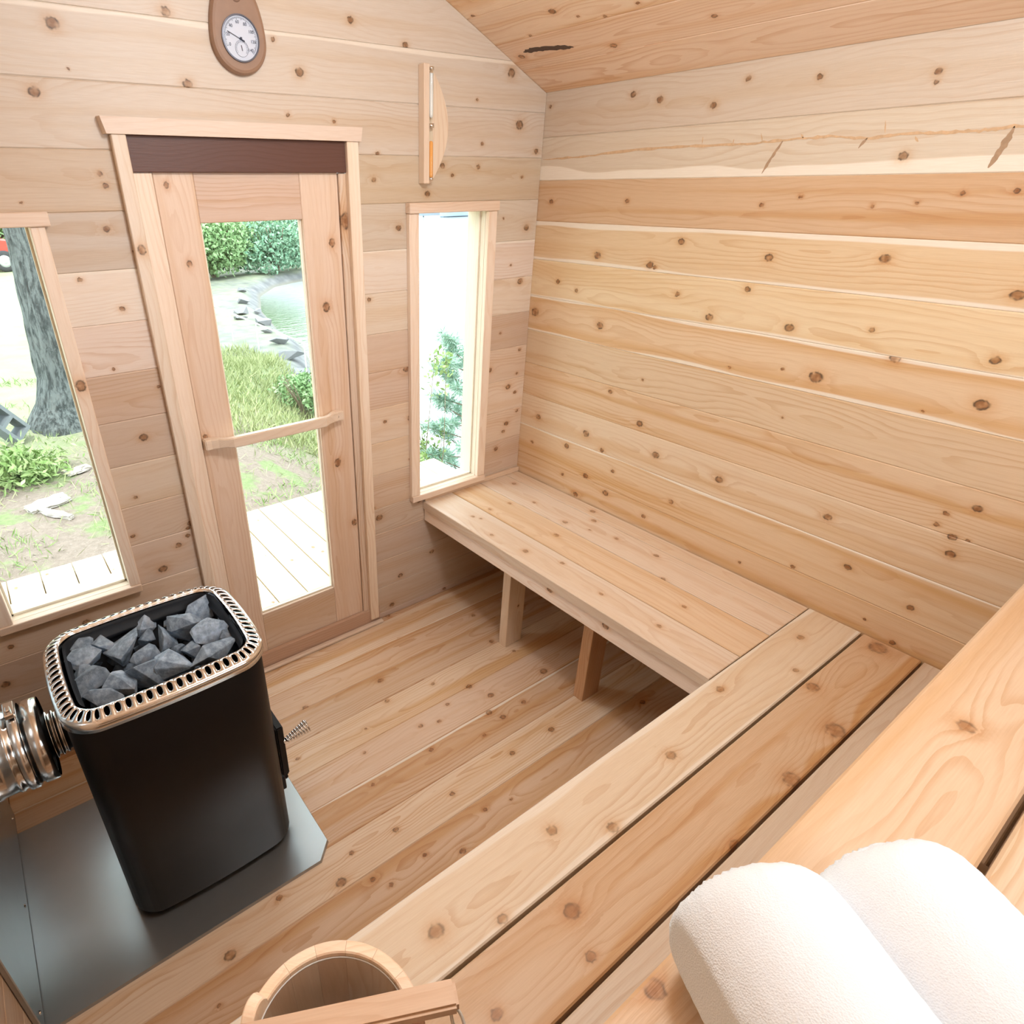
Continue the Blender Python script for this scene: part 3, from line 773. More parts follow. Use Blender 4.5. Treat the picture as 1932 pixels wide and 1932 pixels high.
# ------------------------------------------------------------------ stove
BLK = simple('black_enamel', (.008, .006, .006), .45, spec=.25, bump=(900, .12, .0004))
INR = simple('stove_liner_black', (.012, .014, .018), .5, .3)
CHR = simple('chrome', (.80, .80, .80), .16, 1.0)
STL = simple('stainless_steel', (.72, .70, .68), .14, 1.0, bump=(14, .10, .004))
PLT = simple('galvanised_sheet', (.40, .42, .435), .28, .8, bump=(5, .08, .003), var=(5, .12))
SX0, SX1, SY0, SY1 = -.075, .362, 1.138, 1.500
SCX, SCY = (SX0+SX1)/2, (SY0+SY1)/2
def outline(n, inset=0.0, bulge=.012, rc=.062):
    """Rounded rectangle with softly bowed sides; n points, counter-clockwise, equally spaced."""
    hw, hh = (SX1-SX0)/2-inset, (SY1-SY0)/2-inset
    r = max(rc-inset, .012)
    dense = []
    cor = [(hw-r, -hh+r, -90), (hw-r, hh-r, 0), (-hw+r, hh-r, 90), (-hw+r, -hh+r, 180)]
    for q in range(4):
        cx_, cy_, a0 = cor[q]
        for k in range(13):
            a = math.radians(a0+90*k/12)
            dense.append(Vector((cx_+r*math.cos(a), cy_+r*math.sin(a))))
        nx = cor[(q+1) % 4]; a = math.radians(nx[2])
        e = Vector((nx[0]+r*math.cos(a), nx[1]+r*math.sin(a))); s_ = dense[-1].copy()
        for k in range(1, 16): dense.append(s_.lerp(e, k/16))
    dense = [Vector((p.x*(1+bulge/hw*(1-(p.y/hh)**2)) , p.y*(1+bulge/hh*(1-(p.x/hw)**2)))) for p in dense]
    Ls = [0]
    m_ = len(dense)
    for k in range(m_): Ls.append(Ls[-1]+(dense[(k+1) % m_]-dense[k]).length)
    out = []; j = 0
    for i in range(n):
        s_ = Ls[-1]*i/n
        while Ls[j+1] < s_: j += 1
        f = (s_-Ls[j])/max(1e-9, Ls[j+1]-Ls[j])
        out.append(dense[j].lerp(dense[(j+1) % m_], f))
    return out
stove = empty('sauna_stove', (SCX, SCY, .0), 'black sauna stove with a chrome vented rim, standing on a grey metal floor plate', 'stove')
ZS = .735
def shell(name, prof, mat, n=96, bulge=.012, cap=None):
    bm = bmesh.new(); rows = []
    for ins, z in prof:
        rows.append([bm.verts.new((p.x, p.y, z)) for p in outline(n, ins, bulge)])
    for i in range(len(rows)-1):
        for k in range(n):
            bm.faces.new((rows[i][k], rows[i][(k+1) % n], rows[i+1][(k+1) % n], rows[i+1][k]))
    if cap: bm.faces.new(rows[0][::-1])
    if cap == 2: bm.faces.new(rows[-1])
    return bm_obj(name, bm, mat, stove, Matrix.Translation((SCX, SCY, 0)), smooth=True)
shell('body', [(.010, .030), (.004, .034), (.004, .715), (.006, .72), (.012, .72), (.012, .05)], BLK, cap=1)
shell('base_frame', [(.03, .009), (.03, .045)], INR, cap=2)
# inner container with ribbed back
bm = bmesh.new(); rows = []
n = 96
for ins, z in [(.036, ZS-.004), (.040, ZS-.012), (.040, ZS-.030), (.046, ZS-.034), (.046, ZS-.044), (.041, ZS-.048), (.041, ZS-.075), (.047, ZS-.079), (.047, ZS-.20)]:
    rows.append([bm.verts.new((p.x, p.y, z)) for p in outline(n, ins, .006, .075)])
for i in range(len(rows)-1):
    for k in range(n): bm.faces.new((rows[i][k], rows[i][(k+1) % n], rows[i+1][(k+1) % n], rows[i+1][k]))
bm.faces.new(rows[-1])
bm_obj('stone_basket', bm, INR, stove, Matrix.Translation((SCX, SCY, 0)), smooth=True)
# vented rim with elliptical holes
NH = 70; SUB = 4
na = NH*SUB
oo = outline(na, -.002, .012, .064); ii = []
for i in range(na):
    tg = (oo[(i+1) % na]-oo[i-1]).normalized()
    ii.append(oo[i]+Vector((-tg.y, tg.x))*.038)
# align the inner outline with the outer one
bm = bmesh.new()
lo_, hi_ = {}, {}
def rp(i, t, up=0):
    o_ = oo[i % na]; q_ = ii[i % na]
    p = o_.lerp(q_, t)
    z = ZS - .012 + .016*math.sin(math.pi*min(1, t*1.0+.0)*.5) - (.010*(max(0, t-.85)/.15)**2)
    return Vector((p.x, p.y, z))
def between(i, t):      # i may be fractional
    a = int(math.floor(i)); f = i-a
    return rp(a, t).lerp(rp(a+1, t), f)
vc = {}
def vk(i, t):
    key = (round((i % na)*1000), round(t*1000))
    if key not in vc: vc[key] = bm.verts.new(between(i % na if i % na > 1e-9 else 0.0, t))
    return vc[key]
TS = [0.10, .3, .5, .7, .90]
for h_ in range(NH):
    i0 = h_*SUB; i1 = i0+SUB
    # boundary loop of the cell (ccw): bottom (t=.10), right, top, left
    loop = [(i0+k, .10) for k in range(SUB)] + [(i1, t) for t in TS[:-1]] + [(i1-k, .90) for k in range(SUB)] + [(i0, t) for t in TS[:0:-1]]
    m_ = len(loop)
    ci, ct = i0+SUB/2, .5
    inner = []
    for (a, t) in loop:
        ang = math.atan2((t-ct)/.40, (a-ci)/(SUB/2))
        inner.append((ci+.27*SUB*math.cos(ang), ct+.29*math.sin(ang)))
    IV = [bm.verts.new(between(a % na, t)) for a, t in inner]
    OV = [vk(a, t) for a, t in loop]
    for k in range(m_):
        k2 = (k+1) % m_
        bm.faces.new((OV[k], OV[k2], IV[k2], IV[k]))
# outer roll and inner lip
for (ts, zs) in (((-.02, .10), 0), ((.90, 1.0), 0)):
    for i in range(na):
        bm.faces.new((vk(i, ts[0]), vk((i+1), ts[0]), vk((i+1), ts[1]), vk(i, ts[1])))
for t_, dz, sgn in ((-.02, -.022, 1), (1.0, -.012, -1)):
    low = [bm.verts.new(vk(i, t_).co + Vector((0, 0, dz))) for i in range(na)]
    for i in range(na):
        bm.faces.new((vk(i, t_), low[i], low[(i+1) % na], vk(i+1, t_)))
rim = bm_obj('vented_rim', bm, CHR, stove, Matrix.Translation((SCX, SCY, 0)), smooth=True)
md = rim.modifiers.new('sheet', 'SOLIDIFY'); md.thickness = .0018; md.offset = -1
# fire door on the right side with a coil handle
door = bmesh.new()
boxbm(door, (0, 0, 0), (.022, .20, .19))
bmesh.ops.bevel(door, geom=door.edges[:], offset=.004, segments=2, affect='EDGES')
fd = bm_obj('fire_door', door, BLK, stove, Matrix.Translation((SX1+.018, 1.300, .300)))
tag(fd, label='black fire door on the right side')
bm = bmesh.new(); pts = []; 
for k in range(9*16+1):
    a = 2*math.pi*k/16; u = k/(9*16)
    r = .007+.012*u
    pts.append(Vector((.072*u, r*math.cos(a), r*math.sin(a))))
ring_tube(bm, pts, .0023, 8)
ch = bm_obj('coil_handle', bm, CHR, fd, Matrix.Translation((SX1+.034, 1.205, .335)) @ Matrix.Rotation(-.25, 4, 'Y'), smooth=True)
tag(ch, label='chrome spring coil handle widening outwards')
bm = bmesh.new(); ring_tube(bm, [Vector((-.006, 0, 0)), Vector((.012, 0, 0))], .005, 12)
bm_obj('latch_pin', bm, CHR, fd, Matrix.Translation((SX1+.026, 1.205, .335)), smooth=True)
bm = bmesh.new(); boxbm(bm, (0, 0, 0), (.02, .15, .05)); bmesh.ops.bevel(bm, geom=bm.edges[:], offset=.003, segments=1, affect='EDGES')
bm_obj('ash_drawer', bm, BLK, stove, Matrix.Translation((SX1+.012, 1.30, .145)))
bm = bmesh.new(); lathe(bm, [(.0001, .016), (.008, .016), (.010, .010), (.006, 0)], 16, axis='x')
bm_obj('drawer_knob', bm, BLK, stove, Matrix.Translation((SX1+.020, 1.25, .145)), smooth=True)

# flue: narrow collar, then wide insulated duct through the left wall
flue = empty('flue_duct', (-.2, 1.38, .54), 'shiny stainless steel flue duct leaving the left side of the stove', 'duct')
FM = Matrix.Translation((0, 1.38, .535))
def fl_part(name, prof, mat, seg=48, label=None):
    bm = bmesh.new(); lathe(bm, prof, seg, axis='x')
    o = bm_obj(name, bm, mat, flue, FM, smooth=True)
    if label: tag(o, label=label)
    return o
fl_part('collar', [(.050, SX0-.006), (.050, -.092), (.056, -.094), (.056, -.098), (.052, -.100), (.052, -.104), (.058, -.106), (.058, -.110), (.053, -.112), (.053, -.117), (.060, -.119), (.060, -.124), (.054, -.126), (.054, -.150)], STL)
fl_part('end_ring', [(.050, -.136), (.096, -.136), (.100, -.134), (.100, -.144)], simple('dark_gasket', (.03, .03, .03), .5), label='dark recessed end of the wide duct')
fl_part('outer_pipe', [(.100, -.128), (.104, -.130), (.104, -.158), (.098, -.162), (.098, -.200), (.1015, -.203), (.1015, -.210), (.098, -.213), (.098, -.245), (.1015, -.249), (.1015, -.256), (.098, -.26), (.098, -.318), (.098, XL-.02)], STL)
fl_part('clamp_band', [(.1025, -.170), (.106, -.172), (.106, -.190), (.1025, -.192)], CHR)
bm = bmesh.new(); boxbm(bm, (-.181, 0, .114), (.022, .05, .014)); boxbm(bm, (-.181, -.01, .124), (.010, .018, .012))
bmesh.ops.bevel(bm, geom=bm.edges[:], offset=.002, segments=1, affect='EDGES')
bm_obj('clamp_latch', bm, CHR, flue, FM)

# metal floor plate and wall shield
bm = bmesh.new()
pl = [(XL+.002, 1.032), (.388, 1.032), (.434, 1.078), (.434, 1.640), (XL+.002, 1.640)]
lo_ = [bm.verts.new((x, y_, .0005)) for x, y_ in pl]
cxp = sum(p[0] for p in pl)/5; cyp = sum(p[1] for p in pl)/5
hi_ = [bm.verts.new((x+(cxp-x)*.010, y_+(cyp-y_)*.012, .0085)) for x, y_ in pl]
bm.faces.new(lo_[::-1]); bm.faces.new(hi_)
for k in range(5): bm.faces.new((lo_[k], lo_[(k+1) % 5], hi_[(k+1) % 5], hi_[k]))
tag(bm_obj('floor_plate', bm, PLT, None, Matrix.Identity(4)), 'flat grey sheet metal plate on the floor under the black stove', 'metal plate')
bm = bmesh.new(); boxbm(bm, (0, 0, 0), (.012, .68, 1.2)); bmesh.ops.bevel(bm, geom=bm.edges[:], offset=.002, segments=1, affect='EDGES')
ws = bm_obj('wall_heat_shield', bm, PLT, None, Matrix.Translation((XL+.0065, 1.37, .612)))
tag(ws, 'upright grey sheet metal heat shield on the left wall beside the stove', 'heat shield')
for yy in (1.06, 1.35, 1.66):
    bm = bmesh.new(); lathe(bm, [(.0001, .003), (.003, .003), (.005, .0)], 10, axis='x')
    bm_obj('rivet', bm, CHR, ws, Matrix.Translation((XL+.0125, yy, .05)))

# ------------------------------------------------------------------ sauna stones
def stone_mat():
    m, t, b = newmat('grey_stone')
    tc = t.n('ShaderNodeTexCoord').outputs['Object']
    oi = t.n('ShaderNodeAttribute', {}, attribute_type='OBJECT', attribute_name='shade').outputs['Fac']
    n = t.noise(tc, 45, 6, .65); n2 = t.noise(tc, 260, 3, .7); n3 = t.noise(tc, 16, 3, .5)
    c = t.mix(t.ss(n, .3, .7), (.14, .19, .25), (.38, .47, .58))
    c = t.mix(t.m('MULTIPLY', t.ss(n3, .52, .75), .5), c, (.20, .165, .14))
    c = t.mix(t.ss(n2, .62, .75), c, (.42, .46, .50))
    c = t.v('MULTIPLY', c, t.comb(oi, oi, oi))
    t.t.links.new(c, b.inputs['Base Color'])
    b.inputs['Roughness'].default_value = .75
    bp = t.n('ShaderNodeBump', {'Strength': .6, 'Distance': .003, 'Height': t.m('ADD', n, t.m('MULTIPLY', n2, .5))})
    t.t.links.new(bp.outputs[0], b.inputs['Normal'])
    return m
STM = stone_mat()
SD = [  # x, y, width, depth, shade, label
(.153,1.490,.066,.05,1.35,'light grey wedge of stone at the back centre of the stove'),
(.219,1.470,.044,.036,1.0,'small upright grey stone behind the centre of the heap'),
(.291,1.445,.105,.045,1.1,'long flat grey stone along the back right of the heap'),
(.245,1.417,.078,.078,.95,'largest blocky grey stone right of the heap centre'),
(.180,1.415,.056,.072,1.05,'ridged grey stone in the middle of the heap'),
(.279,1.334,.080,.05,1.3,'pale flat-topped wedge stone on the right of the heap'),
(.326,1.375,.046,.046,.8,'rounded dark stone in the back right corner of the basket'),
(.318,1.312,.042,.042,.8,'small dark stone against the right side of the basket'),
(.262,1.262,.105,.045,.95,'long slab of stone along the front right edge'),
(.170,1.276,.080,.062,1.15,'squarish grey stone at the front, right of the middle'),
(.087,1.423,.080,.082,1.2,'large pale-topped stone left of the heap centre'),
(.042,1.450,.042,.05,1.05,'narrow grey stone left of the large pale-topped one'),
(.008,1.478,.072,.052,.85,'dark stone in the back left corner of the basket'),
(-.002,1.420,.076,.046,1.15,'smooth oval slab lying at the left of the heap'),
(-.018,1.378,.042,.036,.8,'small dark stone against the left side of the basket'),
(-.002,1.330,.070,.066,.75,'dark stone at the front left of the heap'),
(.045,1.290,.064,.062,1.05,'stone with a pale sharp edge at the front left'),
(.104,1.285,.074,.080,.9,'dark pointed wedge at the front centre of the heap'),
(.120,1.358,.060,.05,.9,'brownish grey stone in front of the ridged centre one'),
(.006,1.262,.072,.034,.85,'flat stone in the front left corner of the basket'),
(.100,1.500,.034,.03,.8,'little dark stone tucked left of the back wedge'),
(.200,1.345,.034,.03,.6,'small shadowed stone in the gap right of the centre'),
(.229,1.315,.058,.036,.8,'grey stone between the squarish one and the pale wedge'),
(.284,1.390,.032,.03,.65,'small dark stone behind the pale flat-topped wedge'),
(.145,1.440,.040,.032,.75,'small dark stone just below the back wedge')]
RS = random.Random(12)
def stone_mesh(w, d, h, R):
    bm = bmesh.new()
    for _ in range(11):
        v = Vector((R.gauss(0, 1), R.gauss(0, 1), R.gauss(0, 1))).normalized()
        q = max(abs(v.x), abs(v.y), abs(v.z))
        v = v*(.62+.38/q*.62)
        bm.verts.new((v.x*w*.52, v.y*d*.52, v.z*h*.52))
    r = bmesh.ops.convex_hull(bm, input=bm.verts)
    bmesh.ops.delete(bm, geom=[e for e in r['geom_interior'] if isinstance(e, bmesh.types.BMVert)], context='VERTS')
    bmesh.ops.bevel(bm, geom=bm.edges[:], offset=.0009, segments=1, affect='EDGES')
    return bm
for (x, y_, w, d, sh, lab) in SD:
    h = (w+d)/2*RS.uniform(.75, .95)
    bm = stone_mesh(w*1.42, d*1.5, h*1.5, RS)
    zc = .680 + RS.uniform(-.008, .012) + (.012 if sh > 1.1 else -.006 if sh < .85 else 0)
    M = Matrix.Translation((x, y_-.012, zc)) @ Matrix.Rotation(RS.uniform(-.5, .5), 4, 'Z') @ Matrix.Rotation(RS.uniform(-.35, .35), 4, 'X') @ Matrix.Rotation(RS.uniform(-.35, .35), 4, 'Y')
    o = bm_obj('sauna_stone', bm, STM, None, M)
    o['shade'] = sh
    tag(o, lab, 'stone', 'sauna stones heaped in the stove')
# lower layer, seen only in the gaps between the top stones
k = 0
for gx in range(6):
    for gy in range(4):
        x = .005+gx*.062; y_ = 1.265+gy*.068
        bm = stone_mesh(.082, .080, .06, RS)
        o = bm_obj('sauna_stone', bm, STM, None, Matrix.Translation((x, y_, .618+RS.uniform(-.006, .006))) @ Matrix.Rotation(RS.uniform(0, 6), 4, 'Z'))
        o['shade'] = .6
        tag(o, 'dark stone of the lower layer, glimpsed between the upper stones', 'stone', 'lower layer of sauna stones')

# ------------------------------------------------------------------ bucket and ladle
bk = empty('wooden_bucket', (.119, .361, ZBN), 'round staved wooden bucket with a clear liner on the near bench', 'bucket')
BX, BY, BR, BT = .119, .361, .1195, .748
NS = 16
for s_ in range(NS):
    a0 = 2*math.pi*s_/NS+.12; a1 = a0+2*math.pi/NS*.992
    ear = (s_ == 5)
    bm = bmesh.new()
    Q = 8 if ear else 4
    grid = []
    for k in range(Q+1):
        a = a0+(a1-a0)*k/Q
        ca, sa = math.cos(a), math.sin(a)
        top = BT
        if ear:
            f = (k/Q-.5)*2; top = BT+.024*math.sqrt(max(0, 1-f*f*.92))
        rb_, rt_ = BR*.93, BR
        col = []
        for (r_, z_) in ((rb_, ZBN+.001), (rt_, top-.002), (rt_-.002, top), (rt_-.015, top), (rt_-.017, top-.002), (rb_-.017, ZBN+.001)):
            col.append(bm.verts.new((BX+r_*ca, BY+r_*sa, z_)))
        grid.append(col)
    for k in range(Q):
        for j in range(6):
            bm.faces.new((grid[k][j], grid[k+1][j], grid[k+1][(j+1) % 6], grid[k][(j+1) % 6]))
    bm.faces.new(grid[0][::-1]); bm.faces.new(grid[-1])
    # local frame with grain (x) pointing up
    M = Matrix(((0, 1, 0, 0), (0, 0, 1, 0), (1, 0, 0, 0), (0, 0, 0, 1)))
    o = bm_obj('stave', bm, PLAIN, bk, Matrix.Identity(4))
    me = o.data
    Mi = M.inverted()
    me.transform(Mi)
    o.matrix_basis = WM[bk.name].inverted() @ M
    WM[o.name] = M
    base = rnd.choice([(244, 218, 188), (240, 206, 174), (242, 212, 180), (230, 186, 156)])
    woodify(o, T(*base, 1.22), 1, contrast=.3, streak=.3)
    if ear: tag(o, label='taller rounded ear stave rising above the rim')
for z_ in (.57, .68):
    bm = bmesh.new(); f = .93+.07*(z_-ZBN)/(BT-ZBN)
    lathe(bm, [(BR*f+.0005, z_-.008), (BR*f+.003, z_-.008), (BR*f+.0035, z_+.008), (BR*f+.0008, z_+.008)], 48, c=(BX, BY, 0))
    bm_obj('hoop', bm, STL, bk, Matrix.Identity(4), smooth=True)
def liner_mat():
    m, t, b = newmat('clear_liner')
    t.t.nodes.remove(b)
    out = [n for n in t.t.nodes if n.type == 'OUTPUT_MATERIAL'][0]
    lw_ = t.n('ShaderNodeLayerWeight', {'Blend': .35}).outputs['Facing']
    tr = t.n('ShaderNodeBsdfTransparent', {'Color': (.99, .99, .99, 1)})
    gl = t.n('ShaderNodeBsdfGlossy', {'Roughness': .12, 'Color': (.9, .92, .95, 1)})
    mx = t.n('ShaderNodeMixShader', {0: t.m('MULTIPLY', lw_, .35), 1: tr.outputs[0], 2: gl.outputs[0]})
    tl = t.n('ShaderNodeBsdfTranslucent', {'Color': (.80, .76, .74, 1)}); df = t.n('ShaderNodeBsdfDiffuse', {'Color': (.80, .76, .74, 1)})
    md_ = t.n('ShaderNodeMixShader', {0: .5, 1: tl.outputs[0], 2: df.outputs[0]})
    m2 = t.n('ShaderNodeMixShader', {0: .16, 1: mx.outputs[0], 2: md_.outputs[0]})
    t.t.links.new(m2.outputs[0], out.inputs[0])
    return m
LIN = liner_mat()
bm = bmesh.new()
lathe(bm, [(.0995, BT-.010), (.1012, BT-.008), (.1010, BT-.014), (.0985, BT-.03), (.094, ZBN+.045), (.088, ZBN+.036), (.0001, ZBN+.034)], 48, c=(BX, BY, 0))
ln_ = bm_obj('plastic_liner', bm, LIN, bk, Matrix.Identity(4), smooth=True)
bm = bmesh.new(); ring_tube(bm, [Vector((BX+.1008*math.cos(a), BY+.1008*math.sin(a), BT-.009)) for a in [2*math.pi*k/64 for k in range(64)]], .0011, 6, closed=True)
bm_obj('liner_lip', bm, simple('milky_plastic', (.75, .76, .78), .3), ln_, Matrix.Identity(4), smooth=True)
bm = bmesh.new(); lathe(bm, [(.0001, ZBN+.012), (.092, ZBN+.012), (.092, ZBN+.026), (.0001, ZBN+.026)], 40, c=(BX, BY, 0))
o = bm_obj('bottom', bm, PLAIN, bk, Matrix.Identity(4)); woodify(o, T(226, 188, 152), 1, contrast=.3)
# ladle lying across the bucket
A = Vector((.272, .301, .772)); B = Vector((.010, .426, .762))
d = (B-A).normalized()
ld = empty('wooden_ladle', tuple(A), 'pale wooden ladle lying across the bucket with a cord loop', 'ladle')
U = d; Vv = Vector((0, 0, 1)).cross(U).normalized()
M = frame((A+B)/2, U, Vv)
bm = bmesh.new(); L = (B-A).length
boxbm(bm, (0, 0, 0), (L, .034, .022)); bmesh.ops.bevel(bm, geom=bm.edges[:], offset=.004, segments=2, affect='EDGES')
o = bm_obj('ladle_handle', bm, PLAIN, ld, M); woodify(o, T(232, 190, 150), 1, contrast=.5, streak=.5, rings=160, pith=(.03, .08))
bm = bmesh.new()
lathe(bm, [(.0001, -.040), (.026, -.038), (.042, -.024), (.047, -.002), (.0485, .0), (.047, .0015), (.0455, .0), (.041, -.023), (.026, -.036), (.0001, -.038)], 40)
tag(bm_obj('ladle_bowl', bm, STL, ld, Matrix.Translation((.124, .362, .7)), smooth=True), label='shiny metal ladle bowl')
bm = bmesh.new(); ring_tube(bm, [Vector((.083, .385, .699)), Vector((.077, .390, .72)), Vector((.079, .391, .748))], .003, 8)
bm_obj('bowl_stem', bm, STL, ld, Matrix.Identity(4), smooth=True)
bm = bmesh.new(); pts = [Vector((.262, .297, .762)) + Vector((.012*math.sin(t_)*.6, -.012+.012*math.cos(t_), -.016+.016*math.cos(t_))) for t_ in [2*math.pi*k/20 for k in range(20)]]
ring_tube(bm, pts, .0022, 8, closed=True)
bm_obj('cord_loop', bm, simple('white_cord', (.8, .78, .74), .9), ld, Matrix.Identity(4), smooth=True)

# ------------------------------------------------------------------ thermometer on the door wall
th = empty('thermometer', (.776, D, 2.04), 'round thermometer dial in a brown teardrop plaque above the door', 'thermometer')
WAL = simple('brown_wood', (.32, .195, .13), .45, var=(30, .15))
def tear(n, sc, inset=0):
    pts = []
    for k in range(n):
        a = 2*math.pi*k/n - math.pi/2
        r = .074
        x = r*math.cos(a); z = r*math.sin(a)
        if z > 0:
            u = z/r
            z = z*(1.0+.95)
            x = x*(1-.12*u*u)
        k_ = (1-inset/r)
        pts.append((x*k_*sc, z*k_*sc))
    return pts
bm = bmesh.new(); n = 56
rings = []
for inset, yy in ((0, 0), (0, -.012), (.004, -.019), (.010, -.021)):
    rings.append([bm.verts.new((x, yy, z_)) for x, z_ in tear(n, 1, inset)])
for i in range(3):
    for k in range(n): bm.faces.new((rings[i][k], rings[i][(k+1) % n], rings[i+1][(k+1) % n], rings[i+1][k]))
bm.faces.new(rings[0]); bm.faces.new(rings[-1][::-1])
TM = Matrix.Translation((.776, D, 2.034))
bm_obj('plaque', bm, WAL, th, TM)
def disc(name, prof, mat, parent, m, seg=48):
    bm = bmesh.new(); lathe(bm, prof, seg)
    return bm_obj(name, bm, mat, parent, m @ Matrix.Rotation(math.pi/2, 4, 'X'), smooth=False)
DIALC = Matrix.Translation((.776, D-.021, 2.036))
disc('bezel', [(.0500, 0), (.0500, .005), (.0470, .006), (.0462, .003)], simple('dark_blue_grey_metal', (.20, .22, .28), .35, .6), th, DIALC)
dl = disc('dial', [(.0001, .002), (.0466, .002)], simple('dial_white', (.62, .68, .80), .4), th, DIALC)
INK = simple('dial_ink', (.04, .05, .09), .5)
bm = bmesh.new()
def bar(bm, cx_, cz, ang, L, w, y_):
    M = Matrix.Translation((cx_, y_, cz)) @ Matrix.Rotation(-ang, 4, 'Y')
    boxbm(bm, (0, 0, 0), (L, .0006, w), M)
for k in range(71):
    a = math.radians(205-k*3.55)
    L = .006 if k % 5 == 0 else .0035
    r = .0440-L/2
    bar(bm, r*math.cos(a), r*math.sin(a)*1.0, a, L, .0007, 0)
for k in range(21):
    a = math.radians(215-k*12.5); r = .0145
    bar(bm, r*math.cos(a), -.021+r*math.sin(a), a, .003, .0006, 0)
for k in range(48):
    a = 2*math.pi*k/48; r = .0175
    bar(bm, r*math.cos(a), -.021+r*math.sin(a), a+math.pi/2, .0024, .0005, 0)
bm_obj('scale_marks', bm, INK, dl, Matrix.Translation((.776, D-.0236, 2.036)))
for k, s_ in enumerate(['0', '20', '40', '60', '80', '100', '120', '140']):
    a = math.radians(205-k*35.5)
    cu = bpy.data.curves.new('numeral', 'FONT'); cu.body = s_; cu.size = .0098; cu.align_x = 'CENTER'; cu.align_y = 'CENTER'; cu.extrude = .0002
    cu.materials.append(INK)
    _t = bpy.data.objects.new('tmp', cu); COL.objects.link(_t)
    _me = bpy.data.meshes.new_from_object(_t, depsgraph=bpy.context.evaluated_depsgraph_get()); bpy.data.objects.remove(_t)
    _me.name = 'numeral'
    put(bpy.data.objects.new('numeral', _me), dl, Matrix.Translation((.776+.0335*math.cos(a), D-.0237, 2.036+.0335*math.sin(a))) @ Matrix.Rotation(math.pi/2, 4, 'X'))
bm = bmesh.new(); bar(bm, -.014, .006, math.radians(157), .044, .0013, 0); bar(bm, .003, -.0012, math.radians(157), .014, .003, 0)
bm_obj('needle', bm, INK, dl, Matrix.Translation((.776, D-.0250, 2.034)))
bm = bmesh.new(); bar(bm, 0, .002, math.radians(100), .012, .0014, 0); bm_obj('needle', bm, INK, dl, Matrix.Translation((.776, D-.0250, 2.014)))
disc('hub', [(.0001, .0035), (.0025, .0035), (.003, 0)], INK, dl, Matrix.Translation((.776, D-.0240, 2.036)), 16)
em = disc('burnt_emblem', [(.0001, .0006), (.012, .0006), (.0135, 0)], simple('burnt_wood', (.20, .11, .07), .6), th, Matrix.Translation((.776, D-.0211, 2.122)), 32)
disc('emblem_ring', [(.0088, .0012), (.0102, .0012)], simple('burnt_line', (.34, .20, .13), .6), em, Matrix.Translation((.776, D-.0215, 2.122)), 32)

# ------------------------------------------------------------------ sand timer
sg = empty('sand_timer', (1.395, D, 1.87), 'slim sand timer with orange sand on a pale wooden backboard', 'sand timer')
PB = T(238, 210, 178)
bm = bmesh.new()
prof = [(.036*0, 0)]
# curved backboard: straight left edge, right edge bowed
zl, zh = 1.708, 2.024
N = 24
rowsL, rowsR = [], []
for k in range(N+1):
    u = k/N; z_ = zl+(zh-zl)*u
    bow = .118*math.sin(math.pi*(.12+.76*u))**.9
    for lst, x in ((rowsL, 1.360), (rowsR, 1.360+max(.030, bow-.012))):
        lst.append((x, z_))
for k in range(N+1):
    pass
V_, F_ = [], []
for (L_, yy) in ((rowsL, D-.0), (rowsR, D-.0), (rowsR, D-.009), (rowsL, D-.014)):
    V_ += [(x, yy, z_) for x, z_ in L_]
n1 = N+1
for q in range(4):
    for k in range(N):
        a = q*n1+k; b_ = ((q+1) % 4)*n1+k
        F_.append((a, a+1, b_+1, b_))
F_ += [(0, n1, 2*n1, 3*n1), (N, 3*n1+N, 2*n1+N, n1+N)]
o = mesh('backboard', V_, F_, PLAIN, sg, Matrix.Identity(4)); woodify(o, PB, 1, contrast=.35, streak=.1)
o.data.transform(Matrix(((0, 0, 1, 0), (1, 0, 0, 0), (0, 1, 0, 0), (0, 0, 0, 1))))
o.matrix_basis = WM[sg.name].inverted() @ Matrix(((0, 1, 0, 0), (0, 0, 1, 0), (1, 0, 0, 0), (0, 0, 0, 1)))
bevbox('side_strip', sg, (1.352, D-.032, 1.706), (1.374, D, 2.028), T(236, 206, 176), axis='z', contrast=.2, streak=.1)
GX, GY = 1.383, D-.026
CLR = glass_mat(); 
bm = bmesh.new()
lathe(bm, [(.0001, 1.722), (.0070, 1.724), (.0075, 1.73), (.0075, 1.835), (.006, 1.85), (.0018, 1.865), (.0018, 1.871), (.006, 1.886), (.0075, 1.90), (.0075, 2.006), (.007, 2.012), (.0001, 2.014)], 20, c=(GX, GY, 0))
gt = bm_obj('glass_tube', bm, CLR, sg, Matrix.Identity(4), smooth=True)
bm = bmesh.new(); lathe(bm, [(.0001, 1.7235), (.0064, 1.7245), (.0068, 1.73), (.0068, 1.822), (.004, 1.826), (.0001, 1.827)], 20, c=(GX, GY, 0))
tag(bm_obj('sand', bm, simple('orange_sand', (.85, .38, .10), .8), sg, Matrix.Identity(4), smooth=True), label='bright orange sand')
SLV = simple('frosted_white', (.82, .82, .82), .3)
for z0, z1, r_ in ((1.862, 1.874, .010), (1.716, 1.723, .009), (2.013, 2.020, .009)):
    bm = bmesh.new(); lathe(bm, [(.0001, z0), (r_, z0), (r_, z1), (.0001, z1)], 20, c=(GX, GY, 0))
    bm_obj('clip' if r_ > .0095 else 'end_cap', bm, CHR, sg, Matrix.Identity(4), smooth=True)
bm = bmesh.new(); lathe(bm, [(.0001, 1.888), (.0058, 1.892), (.0066, 1.902), (.0066, 2.004), (.0001, 2.006)], 20, c=(GX, GY, 0))
bm_obj('frosted_upper_bulb', bm, SLV, sg, Matrix.Identity(4), smooth=True)


